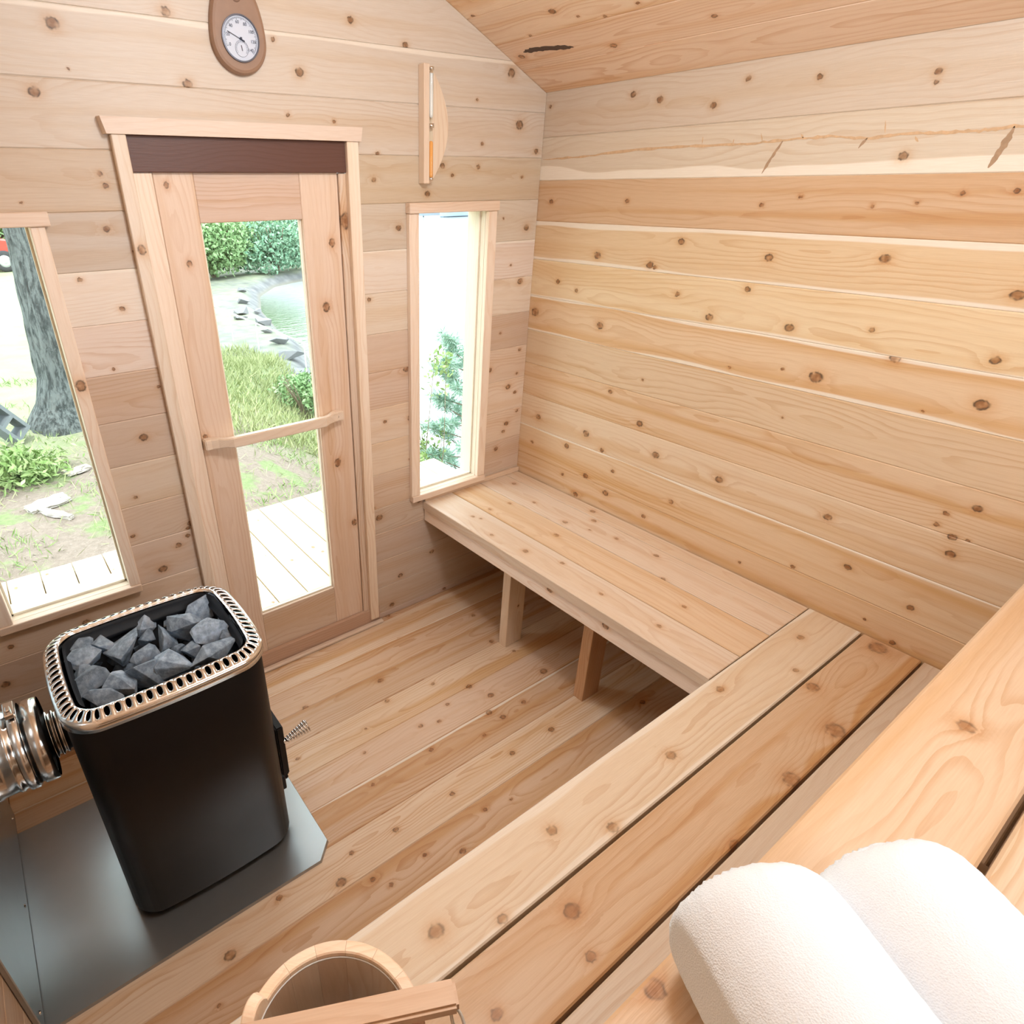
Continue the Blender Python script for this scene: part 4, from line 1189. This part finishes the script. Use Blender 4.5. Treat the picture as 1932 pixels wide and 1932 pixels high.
# ------------------------------------------------------------------ stem added above the unseen fill light
lm_ = empty('fill_light_stem', (.79, .62, 2.36), 'plain stem added above the unseen fill light under the ridge', 'fill light stem')
bm = bmesh.new(); ring_tube(bm, [Vector((.79, .62, 2.36)), Vector((.79, .62, 2.47))], .02, 12); bm_obj('stem', bm, BLK, lm_)
# ------------------------------------------------------------------ outside: deck
dk = empty('deck', (.6, 2.66, -.12), 'pale new wooden deck outside the door and windows', 'deck')
xs = [1.163 + .1545*k for k in range(-17, 10)]
RD = random.Random(3)
for k in range(len(xs)-1):
    a, b_ = xs[k]+.003, xs[k+1]-.003
    board('deck_board', dk, (0, 0, -.08), (0, 1, 0), (-1, 0, 0), rect(D+.06, 3.382, -b_, -a), .034, (.74, .61, .43), pick([], 1.95, 3.38, -b_, -a, 2, RD),
          contrast=.3, streak=.3, ch=.004)
bevbox('deck_joist', dk, (xs[0], 3.30, -.25), (xs[-1], 3.34, -.115), (.70, .58, .42))
bevbox('deck_joist', dk, (xs[0], 2.0, -.25), (xs[-1], 2.04, -.115), (.70, .58, .42))
for xx in (xs[0]+.1, 0.6, xs[-1]-.12):
    bevbox('deck_post', dk, (xx, 3.2, -.62), (xx+.09, 3.29, -.25), (.66, .55, .40), axis='z')
# ------------------------------------------------------------------ terrain and lake
shore = np.array([(3.3, -40), (3.45, 2), (4.0, 5.5), (4.9, 9), (5.94, 12.2), (6.3, 14.2), (7.0, 16.9), (7.9, 19.1), (9.1, 20.8), (10.2, 21.4), (13, 22.4), (17, 28), (20, 36), (24, 48), (34, 70), (60, 120), (60, 400)])
LAKE = -1.3
def shore_d(x, y):
    """Distance to the shoreline, positive on land (to the left of it)."""
    P_ = np.stack([x, y], -1)
    best = np.full(x.shape, 1e9); sgn = np.ones(x.shape)
    for a, b_ in zip(shore[:-1], shore[1:]):
        ab = b_-a
        t_ = np.clip(((P_-a)*ab).sum(-1)/(ab**2).sum(), 0, 1)
        q = a+t_[..., None]*ab
        d_ = np.linalg.norm(P_-q, axis=-1)
        cr = ab[0]*(P_[..., 1]-a[1])-ab[1]*(P_[..., 0]-a[0])
        m_ = d_ < best
        best = np.where(m_, d_, best); sgn = np.where(m_, np.sign(cr), sgn)
    return best*sgn
def gz(x, y):
    x = np.asarray(x, float); y = np.asarray(y, float)
    d_ = shore_d(x, y)
    sx = np.clip((x-1.8)/1.8, 0, 1); sx = sx*sx*(3-2*sx)
    sy = np.clip((y-7.6)/3.2, 0, 1); sy = sy*sy*(3-2*sy)
    s_ = np.clip((d_+.3)/(3.0-1.9*sx*sy), 0, 1); s_ = s_*s_*(3-2*s_)
    z_ = LAKE-.35 + (1.15-.50*sx*sy)*s_
    return z_ + (.02*np.sin(x*2.1+y*.7)+.015*np.sin(x*.9-y*2.3))*s_
gx = np.concatenate([np.linspace(-60, -6, 12), np.linspace(-5.5, 12, 90), np.linspace(13, 110, 34)])
gy = np.concatenate([np.linspace(-30, 1.5, 8), np.linspace(1.9, 24, 110), np.linspace(25, 330, 50)])
X_, Y_ = np.meshgrid(gx, gy, indexing='ij'); Z_ = gz(X_, Y_)
nx_, ny_ = len(gx), len(gy)
Vt = np.stack([X_, Y_, Z_], -1).reshape(-1, 3)
Ft = [(i*ny_+j, (i+1)*ny_+j, (i+1)*ny_+j+1, i*ny_+j+1) for i in range(nx_-1) for j in range(ny_-1)]
def ground_mat():
    m, t, b = newmat('ground')
    tc = t.n('ShaderNodeTexCoord').outputs['Object']
    P_ = t.sep(tc)
    big = t.noise(tc, .55, 3, .6); mid = t.noise(tc, 2.6, 4, .65); fine = t.noise(tc, 22, 3, .7); det = t.noise(tc, 75, 2, .7)
    dirt = t.mix(fine, (.15, .115, .09), (.34, .275, .23))
    dirt = t.mix(t.ss(det, .6, .8), dirt, (.44, .38, .33))
    grass = t.mix(fine, (.10, .17, .06), (.28, .34, .15))
    lawn = t.mix(mid, (.24, .31, .15), (.40, .42, .28))
    near = t.ss(t.m('ADD', P_[1], t.m('MULTIPLY', big, 3.0)), 9.6, 7.2)
    c = t.mix(near, lawn, dirt)
    tuft = t.m('MULTIPLY', t.ss(mid, .50, .64), .8)
    c = t.mix(t.m('MULTIPLY', tuft, near), c, grass)
    low = t.m('MULTIPLY', t.ss(t.m('ADD', P_[2], t.m('MULTIPLY', mid, .25)), -.70, -1.0), t.ss(P_[0], 2.4, 3.6))
    rocks = t.mix(t.n('ShaderNodeTexVoronoi', {'Vector': tc, 'Scale': 3.5}).outputs[0], (.27, .27, .27), (.13, .135, .14))
    far_ = t.ss(P_[1], 6.5, 9.5)
    c = t.mix(t.m('MULTIPLY', low, far_), c, rocks)
    sand = t.ss(P_[2], -1.18, -1.30)
    c = t.mix(sand, c, (.22, .21, .18))
    t.t.links.new(c, b.inputs['Base Color'])
    b.inputs['Roughness'].default_value = .95
    b.inputs['Specular IOR Level'].default_value = .1
    bp = t.n('ShaderNodeBump', {'Strength': .6, 'Distance': .03, 'Height': fine})
    t.t.links.new(bp.outputs[0], b.inputs['Normal'])
    return m
gr_ = mesh('ground', Vt, Ft, ground_mat(), None, None, smooth=True)
tag(gr_, kind='structure')
def lake_mat():
    m, t, b = newmat('lake_water')
    tc = t.n('ShaderNodeTexCoord').outputs['Object']
    n = t.noise(t.v('MULTIPLY', tc, (1.0, 2.2, 1)), 2.4, 3, .6)
    P_ = t.sep(tc)
    b.inputs['Roughness'].default_value = .06
    b.inputs['IOR'].default_value = 1.33
    b.inputs['Alpha'].default_value = 1
    shallow = t.m('MULTIPLY', t.ss(P_[0], 9.5, 6.0), t.ss(P_[1], 7, 10))
    c = t.mix(shallow, (.42, .45, .46), (.12, .16, .09))
    t.t.links.new(c, b.inputs['Base Color'])
    bp = t.n('ShaderNodeBump', {'Strength': .5, 'Distance': .03, 'Height': n})
    t.t.links.new(bp.outputs[0], b.inputs['Normal'])
    return m
lk = mesh('lake', [(-60, -40, LAKE), (400, -40, LAKE), (400, 420, LAKE), (-60, 420, LAKE)], [(0, 1, 2, 3)], lake_mat())
tag(lk, kind='structure')

# ------------------------------------------------------------------ vegetation
def leaf_mat(name, c0, c1, trans=.35):
    m, t, b = newmat(name)
    tc = t.n('ShaderNodeTexCoord').outputs['Object']
    n = t.noise(tc, 9, 2, .7)
    c = t.mix(t.ss(n, .3, .7), c0, c1)
    t.t.links.new(c, b.inputs['Base Color'])
    b.inputs['Roughness'].default_value = .7
    b.inputs['Specular IOR Level'].default_value = .2
    return m
NPR = np.random.default_rng(8)
def leaves(name, P_, size, mat, parent, aspect=.5, up=.0, kind='stuff'):
    """One small folded leaf per point."""
    n = len(P_)
    d_ = NPR.normal(size=(n, 3)); d_[:, 2] = d_[:, 2]*(1-up)+up*2
    d_ /= np.linalg.norm(d_, axis=1)[:, None]
    s_ = np.cross(d_, NPR.normal(size=(n, 3))); s_ /= np.linalg.norm(s_, axis=1)[:, None]
    L_ = size*(.6+.8*NPR.random((n, 1)))
    w_ = L_*aspect*.5
    A_ = P_; B_ = P_+d_*L_*.5+s_*w_; C_ = P_+d_*L_; E_ = P_+d_*L_*.5-s_*w_
    V_ = np.stack([A_, B_, C_, E_], 1).reshape(-1, 3)
    F_ = np.arange(4*n).reshape(n, 4)
    me = bpy.data.meshes.new(name)
    me.vertices.add(4*n); me.vertices.foreach_set('co', V_.ravel())
    me.loops.add(4*n); me.loops.foreach_set('vertex_index', F_.ravel())
    me.polygons.add(n); me.polygons.foreach_set('loop_start', np.arange(0, 4*n, 4)); me.polygons.foreach_set('loop_total', np.full(n, 4))
    me.update(); me.validate()
    me.materials.append(mat)
    o = bpy.data.objects.new(name, me); put(o, parent)
    if kind: o['kind'] = kind
    return o
def blob(c, r, n, shell=.55, lumps=7):
    """Points of a lumpy crown."""
    cs = NPR.normal(size=(lumps, 3)); cs /= np.linalg.norm(cs, axis=1)[:, None]; cs[:, 2] = np.abs(cs[:, 2])*.8
    cs = cs*np.array(r)*.55
    k = NPR.integers(0, lumps, n)
    d_ = NPR.normal(size=(n, 3)); d_ /= np.linalg.norm(d_, axis=1)[:, None]
    rad = shell+(1-shell)*NPR.random((n, 1))
    return np.array(c)+cs[k]+d_*rad*np.array(r)*.55
BARK = simple('shrub_bark', (.22, .17, .12), .9)
LF = [leaf_mat('leaf_green', (.13, .25, .09), (.36, .50, .26)), leaf_mat('leaf_light', (.17, .28, .08), (.38, .48, .22)), leaf_mat('leaf_blue_green', (.10, .24, .14), (.32, .46, .32)),
      leaf_mat('straw', (.27, .32, .13), (.42, .44, .24))]
def bush(name, label, x, y, r, n, size, mat, group=None, cat='bush'):
    z_ = float(gz(np.array([x]), np.array([y]))[0])
    e = empty(name, (x, y, z_), label, cat, group)
    bm = bmesh.new()
    R_ = random.Random(int(x*100))
    for k in range(6):
        a = R_.uniform(0, 6.28)
        ring_tube(bm, [Vector((x, y, z_-.05)), Vector((x+.25*r[0]*math.cos(a), y+.25*r[1]*math.sin(a), z_+r[2]*.6)), Vector((x+.55*r[0]*math.cos(a), y+.55*r[1]*math.sin(a), z_+r[2]*1.2))], [.03*r[0], .02*r[0], .008*r[0]], 6)
    bm_obj('stem', bm, BARK, e)
    leaves('foliage', blob((x, y, z_+r[2]*.50), r, n), size, mat, e)
    return e
far_grp = 'bushes on the far bank'
bush('bush', 'wide tall green thicket closing the view behind the far bank', 11.0, 27.5, (5.0, 1.6, 2.0), 9000, .24, LF[2])
bush('bush', 'light green thicket on the bank at the left behind the path', 6.3, 26.5, (4.2, 1.6, 1.9), 8000, .24, LF[1])
bush('bush', 'broad green bush on the far bank beyond the rocky path', 7.4, 22.6, (1.9, 1.3, 1.35), 5200, .16, LF[0])
bush('bush', 'blue-green bush on the bank right beside the inlet water', 9.7, 22.4, (1.7, 1.2, 1.25), 4600, .15, LF[2])
bush('bush', 'bright green bush at the left end of the far bank row', 5.2, 20.8, (1.3, 1.2, 1.3), 3400, .15, LF[1])
bush('bush', 'dark green bush rising behind the far bank row', 8.6, 25.5, (3.2, 1.5, 1.6), 5200, .2, LF[0])
bush('bush', 'small dense bush by the water just outside the door glass', 3.55, 7.7, (.62, .55, .5), 3600, .06, LF[0])
bush('hedge', 'green hedge far behind the red vehicle', 2.0, 33, (5, 1.6, 2.2), 6000, .3, LF[0], cat='hedge')
def grass_pts(x0, x1, y0, y1, n, fn=None):
    x = NPR.uniform(x0, x1, n); y = NPR.uniform(y0, y1, n)
    if fn is not None:
        k = fn(x, y); x, y = x[k], y[k]
    return np.stack([x, y, gz(x, y)-.01], -1)
def clump(x, y):
    return (np.sin(x*3.1+1.3*np.sin(y*2.2))*np.sin(y*2.7+1.1*np.sin(x*1.9)) > .05)
g1 = leaves('grass', grass_pts(1.7, 4.2, 6.0, 11.5, 13000), .17, LF[3], None, aspect=.07, up=.75); tag(g1, 'tall yellow-green grass growing beyond the bare earth', 'grass')
g2 = leaves('grass', grass_pts(-2, 4.0, 3.4, 9.5, 16000, clump), .085, LF[1], None, aspect=.10, up=.6); tag(g2, 'short tufts of grass scattered over the bare earth', 'grass')
g3 = leaves('straw', grass_pts(-2, 4.0, 3.4, 8.0, 9000), .10, LF[3], None, aspect=.06, up=-.2); tag(g3, 'dry straw and needles littering the earth by the deck', 'straw')
for (x, y, lab, s_) in ((-.12, 6.05, 'leafy green fern clump in front of the grey block', 1.0), (.10, 5.95, 'bright green fern clump nearest the left window', .8), (-.45, 6.0, 'green fern clump at the left edge of the view', 1.0)):
    z_ = float(gz(np.array([x]), np.array([y]))[0])
    e = empty('fern', (x, y, z_), lab, 'fern', 'ferns by the tree')
    pts = NPR.normal(size=(900, 3))*np.array([.16, .16, .07])*s_+np.array([x, y, z_+.13*s_])
    leaves('frond', pts, .09*s_, LF[1], e, aspect=.3)
    bm = bmesh.new()
    for k in range(9):
        a = k*.7; ring_tube(bm, [Vector((x, y, z_)), Vector((x+.12*math.cos(a), y+.12*math.sin(a), z_+.15)), Vector((x+.24*math.cos(a), y+.24*math.sin(a), z_+.12))], [.005, .004, .002], 5)
    bm_obj('stalk', bm, LF[0], e)
# young pine and leafy shrub outside the narrow window
px, py = 3.72, 4.45; pz = float(gz(np.array([px]), np.array([py]))[0])
e = empty('young_pine', (px, py, pz), 'young pine with blue-green needle tufts outside the narrow window', 'tree')
bm = bmesh.new(); ring_tube(bm, [Vector((px, py, pz-.1)), Vector((px+.02, py, pz+.9)), Vector((px, py, pz+2.1))], [.03, .02, .006], 8)
bm_obj('trunk', bm, BARK, e)
pts = []; bm = bmesh.new(); RP = random.Random(6)
for k in range(44):
    u = k/44; a = k*2.4; L_ = .60*(1-u*.62); z_ = pz+.15+1.85*u
    p0 = Vector((px, py, z_)); p1 = p0+Vector((L_*math.cos(a), L_*math.sin(a), .14))
    ring_tube(bm, [p0, p1], [.007, .003], 5)
    for j in range(26):
        f = .35+.65*RP.random(); q = p0.lerp(p1, f)
        for w in range(15): pts.append((q.x+RP.gauss(0, .012), q.y+RP.gauss(0, .012), q.z+RP.gauss(0, .012)))
bm_obj('branch', bm, BARK, e)
leaves('needles', np.array(pts), .085, leaf_mat('pine_needle', (.20, .36, .26), (.48, .64, .54)), e, aspect=.09, up=.15)
px, py = 3.20, 4.45; pz = float(gz(np.array([px]), np.array([py]))[0])
e = empty('leafy_shrub', (px, py, pz), 'loose leafy shrub with thin stems beside the deck corner', 'shrub')
bm = bmesh.new(); pts = []
for k in range(26):
    a = RP.uniform(0, 6.28); L_ = RP.uniform(.12, .42); hgt = RP.uniform(.6, 1.25) if k < 23 else 1.85
    p0 = Vector((px+RP.uniform(-.1, .1), py+RP.uniform(-.1, .1), pz-.05)); p1 = p0+Vector((L_*math.cos(a), L_*math.sin(a), hgt))
    mid_ = p0.lerp(p1, .5)+Vector((.04, -.03, .02))
    ring_tube(bm, [p0, mid_, p1], [.006, .004, .002], 5)
    for j in range(90 if k < 23 else 60):
        f = 1-(RP.random()**1.5)*(.8 if k < 23 else .22); q = mid_.lerp(p1, (f-.5)*2) if f > .5 else p0.lerp(mid_, f*2)
        pts.append((q.x+RP.gauss(0, .035), q.y+RP.gauss(0, .035), q.z+RP.gauss(0, .03)))
bm_obj('stem', bm, BARK, e)
leaves('foliage', np.array(pts), .05, LF[1], e, aspect=.55)
bush('bush', 'low bright green bush below the pine at the deck edge', 3.10, 3.85, (.60, .45, .40), 3600, .05, LF[1])

# ------------------------------------------------------------------ big tree with furrowed bark
def bark_mat():
    m, t, b = newmat('furrowed_bark')
    tc = t.n('ShaderNodeTexCoord').outputs['Object']
    w_ = t.v('ADD', t.v('MULTIPLY', tc, (1, 1, .22)), t.comb(t.m('MULTIPLY', t.noise(tc, 4, 2), .10), 0.0, 0.0))
    v_ = t.noise(w_, 26, 4, .7); f_ = t.noise(tc, 60, 3, .7)
    c = t.mix(t.ss(v_, .38, .62), (.03, .036, .035), (.13, .145, .14))
    c = t.mix(t.m('MULTIPLY', t.ss(f_, .55, .75), .5), c, (.22, .25, .24))
    t.t.links.new(c, b.inputs['Base Color']); b.inputs['Roughness'].default_value = .95
    return m
tr = empty('tree', (.58, 7.35, -.5), 'thick grey furrowed tree trunk outside the left window', 'tree')
axis = [(.60, 7.35, -.62, .44), (.60, 7.35, -.45, .38), (.63, 7.35, -.28, .30), (.67, 7.35, .0, .265), (.70, 7.36, .6, .25), (.73, 7.38, 1.2, .235), (.76, 7.4, 2.6, .22), (.78, 7.4, 5.0, .19)]
V_, F_ = [], []
NA, NZ = 96, 150
from mathutils import noise as mn
for j in range(NZ+1):
    f = j/NZ; zt_ = -.62+5.62*f**1.6
    k = 0
    while k < len(axis)-2 and axis[k+1][2] < zt_: k += 1
    a0, a1 = axis[k], axis[k+1]; u = (zt_-a0[2])/(a1[2]-a0[2])
    cx_, cy_, rr = [a0[q]+(a1[q]-a0[q])*u for q in (0, 1, 3)]
    for i in range(NA):
        a = 2*math.pi*i/NA
        fl_ = max(0, 1-(zt_+.62)/.55)
        r_ = rr*(1+.10*math.sin(3*a+.6)*(.4+fl_)+.16*fl_*max(0, math.cos(a-3.5))**3)
        r_ += .030*mn.noise(Vector((math.cos(a)*3.6, math.sin(a)*3.6, zt_*1.1)), noise_basis='PERLIN_ORIGINAL')*1.2 + .018*abs(mn.noise(Vector((math.cos(a)*11, math.sin(a)*11, zt_*3.0))))
        V_.append((cx_+r_*math.cos(a), cy_+r_*math.sin(a), zt_))
for j in range(NZ):
    for i in range(NA):
        F_.append((j*NA+i, j*NA+(i+1) % NA, (j+1)*NA+(i+1) % NA, (j+1)*NA+i))
mesh('trunk', V_, F_, bark_mat(), tr, smooth=False)
leaves('foliage', blob((.8, 7.4, 5.6), (3, 3, 1.4), 5000), .14, LF[0], tr)
# concrete block
bm = bmesh.new()
def hollow(bm, L, Wd, H, t_):
    # outer walls and web
    boxbm(bm, (0, -Wd/2+t_/2, 0), (L, t_, H)); boxbm(bm, (0, Wd/2-t_/2, 0), (L, t_, H))
    for q in (-L/2+t_/2, 0, L/2-t_/2): boxbm(bm, (q, 0, 0), (t_, Wd-2*t_, H))
hollow(bm, .40, .20, .20, .034)
bb = bm_obj('concrete_block', bm, simple('grey_concrete', (.17, .19, .20), .95, var=(30, .2)), None, Matrix.Translation((-.02, 6.95, -.27)) @ Matrix.Rotation(.30, 4, 'Z') @ Matrix.Rotation(.95, 4, 'Y') @ Matrix.Rotation(math.pi/2-.25, 4, 'X'))
tag(bb, 'grey hollow concrete block leaning at the foot of the big tree', 'block')
# weathered wood pieces on the earth
for (x, y, L_, w_, a, lab) in ((.12, 4.98, .34, .07, -1.0, 'narrow weathered splinter of wood on the earth by the deck'), (.10, 5.22, .30, .18, .3, 'wide pale slab of bark lying on the earth by the deck'), (.42, 5.85, .20, .12, .4, 'short broken chunk of wood near the tree')):
    bm = bmesh.new(); boxbm(bm, (0, 0, 0), (L_, w_, .03)); bmesh.ops.subdivide_edges(bm, edges=bm.edges[:], cuts=4, use_grid_fill=True)
    for v in bm.verts:
        v.co += Vector((RS.uniform(-.008, .008), RS.uniform(-.012, .012)-abs(v.co.x)*.15*(1 if v.co.y > 0 else -1), RS.uniform(-.006, .006)))
    z_ = float(gz(np.array([x]), np.array([y]))[0])
    o = bm_obj('wood_debris', bm, simple('weathered_wood', (.42, .38, .34), .9, var=(40, .25)), None, Matrix.Translation((x, y, z_+.022)) @ Matrix.Rotation(a, 4, 'Z'))
    tag(o, lab, 'wood')
# white metal handrail down to the water
WHT = simple('white_paint', (.80, .82, .84), .4)
A = Vector((4.42, 13.0, .10)); B = Vector((4.62, 9.0, -.30))
A = Vector((4.15, 13.9, -.39)); B = Vector((4.48, 9.2, -.59))
hr = empty('handrail', (4.8, 11.5, -.9), 'thin white metal handrail running down the bank to the water', 'handrail')
bm = bmesh.new(); ring_tube(bm, [A, B], .014, 8); bm_obj('rail', bm, WHT, hr)
for f in (.32, .56, .93):
    q = A.lerp(B, f); z_ = float(gz(np.array([q.x-.05]), np.array([q.y]))[0])
    bm = bmesh.new(); ring_tube(bm, [Vector((q.x, q.y, z_-.1)), q], .012, 8); bm_obj('post', bm, WHT, hr)
# boulders of the bank
RBo = random.Random(31)
bl = [(5.1, 12.6), (5.4, 13.6), (4.9, 11.6), (5.9, 15.2), (5.5, 15.0), (6.2, 16.8), (4.6, 10.4), (6.8, 18.4), (5.2, 14.4), (4.4, 9.6)]
nm_ = ['closest to the grass', 'by the end of the handrail', 'halfway down the bank', 'near the inlet edge', 'beside the path', 'at the bend of the inlet', 'at the water just below the bush', 'in front of the far bushes', 'in the middle of the bank', 'next to the lower rail post']
for (x, y), w_ in zip(bl, nm_):
    s_ = RBo.uniform(.28, .5)
    bm = stone_mesh(s_*1.3, s_, s_*.6, RBo); z_ = float(gz(np.array([x]), np.array([y]))[0])
    o = bm_obj('boulder', bm, simple('bank_rock', (.22, .22, .23), .9, var=(6, .2)), None, Matrix.Translation((x, y, z_+.06)) @ Matrix.Rotation(RBo.uniform(0, 3), 4, 'Z'))
    tag(o, 'pale grey boulder on the bank ' + w_, 'boulder', 'boulders along the bank')
# red vehicle on the lawn
RED = simple('red_paint', (.62, .06, .04), .35); TYR = simple('tyre_rubber', (.05, .05, .055), .8); RIM = simple('wheel_rim', (.55, .56, .58), .4, .5); DKG = simple('dark_tinted_glass', (.10, .13, .17), .15)
cx0, cy0, cz0 = .55, 24.3, -.48
vh = empty('utility_vehicle', (cx0, cy0, cz0), 'red utility vehicle parked on the far lawn behind the tree', 'vehicle')
def ext_poly(name, pts, y0, y1, mat, par, bev=.03):
    bm = bmesh.new()
    a = [bm.verts.new((x, y0, z)) for x, z in pts]; b2 = [bm.verts.new((x, y1, z)) for x, z in pts]
    bm.faces.new(a); bm.faces.new(b2[::-1])
    for k in range(len(pts)): bm.faces.new((a[k], a[(k+1) % len(pts)], b2[(k+1) % len(pts)], b2[k]))
    bmesh.ops.recalc_face_normals(bm, faces=bm.faces)
    bmesh.ops.bevel(bm, geom=bm.edges[:], offset=bev, segments=2, affect='EDGES')
    return bm_obj(name, bm, mat, par)
zz = cz0
ext_poly('chassis', [(cx0-1.3, zz+.34), (cx0+1.30, zz+.34), (cx0+1.34, zz+.62), (cx0+1.1, zz+.84), (cx0+.1, zz+.92), (cx0-1.3, zz+.92)], cy0-.65, cy0+.65, RED, vh)
ext_poly('cab', [(cx0-1.2, zz+.94), (cx0+.95, zz+.90), (cx0+.70, zz+1.32), (cx0-1.1, zz+1.34)], cy0-.58, cy0+.58, RED, vh)
ext_poly('side_window', [(cx0-1.05, zz+.98), (cx0+.80, zz+.95), (cx0+.66, zz+1.20), (cx0-1.0, zz+1.22)], cy0-.605, cy0-.58, DKG, vh, .005)
bevb = bmesh.new(); boxbm(bevb, (cx0+1.31, cy0-.45, zz+.60), (.05, .2, .10)); bm_obj('head_lamp', bevb, simple('amber_lamp', (.8, .35, .08), .3), vh)
for wx in (-.9, .86):
    for wy in (-.62, .62):
        bm = bmesh.new(); lathe(bm, [(.17, -.10), (.27, -.11), (.30, -.07), (.30, .07), (.27, .11), (.17, .10)], 28)
        wh = bm_obj('wheel', bm, TYR, vh, Matrix.Translation((cx0+wx, cy0+wy, zz+.29)) @ Matrix.Rotation(math.pi/2, 4, 'X'), smooth=True)
        bm = bmesh.new(); lathe(bm, [(.0001, .09), (.06, .09), (.10, .06), (.17, .10), (.175, .0), (.17, -.10), (.0001, -.09)], 24)
        bm_obj('rim', bm, RIM, wh, Matrix.Translation((cx0+wx, cy0+wy, zz+.29)) @ Matrix.Rotation(math.pi/2, 4, 'X'), smooth=True)
# low shed behind the bushes, dock on the lake
sh = empty('boathouse', (15, 37, -.6), 'low pale boathouse with a white roof beyond the far bushes', 'building')
PW = simple('white_roof', (.80, .80, .80), .5)
ext_poly('wall', [(11.5, -1.2), (18.5, -1.2), (18.5, -.15), (11.5, -.15)], 35.2, 39.5, simple('beige_wall', (.62, .56, .44), .8), sh, .02)
bm = bmesh.new()
for f in (((11, 34.6, -.22), (19, 34.6, -.22), (19, 37.4, .75), (11, 37.4, .75)), ((11, 40.2, -.22), (19, 40.2, -.22), (19, 37.4, .75), (11, 37.4, .75))):
    vs = [bm.verts.new(p) for p in f]; bm.faces.new(vs)
    v2 = [bm.verts.new((p[0], p[1], p[2]+.10)) for p in f]; bm.faces.new(v2)
    for k in range(4): bm.faces.new((vs[k], vs[(k+1) % 4], v2[(k+1) % 4], v2[k]))
bm_obj('roof', bm, PW, sh)
bm = bmesh.new(); boxbm(bm, (15, 34.58, -.20), (8, .06, .16)); bm_obj('gutter', bm, simple('dark_gutter', (.10, .11, .12), .6), sh)
dc = empty('floating_dock', (49, 61, LAKE), 'grey floating dock far out on the white lake', 'dock')
DG = simple('grey_planks', (.22, .26, .30), .8)
bm = bmesh.new(); boxbm(bm, (49, 62, LAKE+.25), (9, 1.4, .35)); bm_obj('platform', bm, DG, dc)
bm = bmesh.new(); boxbm(bm, (52.2, 58, LAKE+.25), (1.4, 7, .35)); bm_obj('finger_platform', bm, DG, dc)
for q in ((45, 62), (49, 62.8), (53, 62.8), (52.2, 55)):
    bm = bmesh.new(); ring_tube(bm, [Vector((q[0], q[1], LAKE-.8)), Vector((q[0], q[1], LAKE+1.0))], .10, 8); bm_obj('pile', bm, DG, dc)
bt_ = empty('rowing_boat', (47.5, 59, LAKE), 'small blue-grey boat moored beside the far dock', 'boat')
bm = bmesh.new(); rowsb = []
for k in range(13):
    u = k/12*2-1; w_ = .75*(1-abs(u)**2.6)+.02; xk = 47.2+u*2.2
    rowsb.append([bm.verts.new((xk, 59+w_*c, LAKE+h_)) for c, h_ in ((-1, .55+.15*u*u), (-.8, .1), (0, -.12), (.8, .1), (1, .55+.15*u*u), (.9, .5+.15*u*u), (.7, .16), (0, .05), (-.7, .16), (-.9, .5+.15*u*u))])
for k in range(12):
    for j in range(10): bm.faces.new((rowsb[k][j], rowsb[k][(j+1) % 10], rowsb[k+1][(j+1) % 10], rowsb[k+1][j]))
bm.faces.new(rowsb[0]); bm.faces.new(rowsb[-1][::-1])
bm_obj('hull', bm, simple('boat_paint', (.30, .38, .46), .5), bt_)
bm = bmesh.new(); boxbm(bm, (46.6, 59, LAKE+.38), (.3, 1.2, .05)); boxbm(bm, (47.9, 59, LAKE+.38), (.3, 1.2, .05)); bm_obj('bench', bm, DG, bt_)
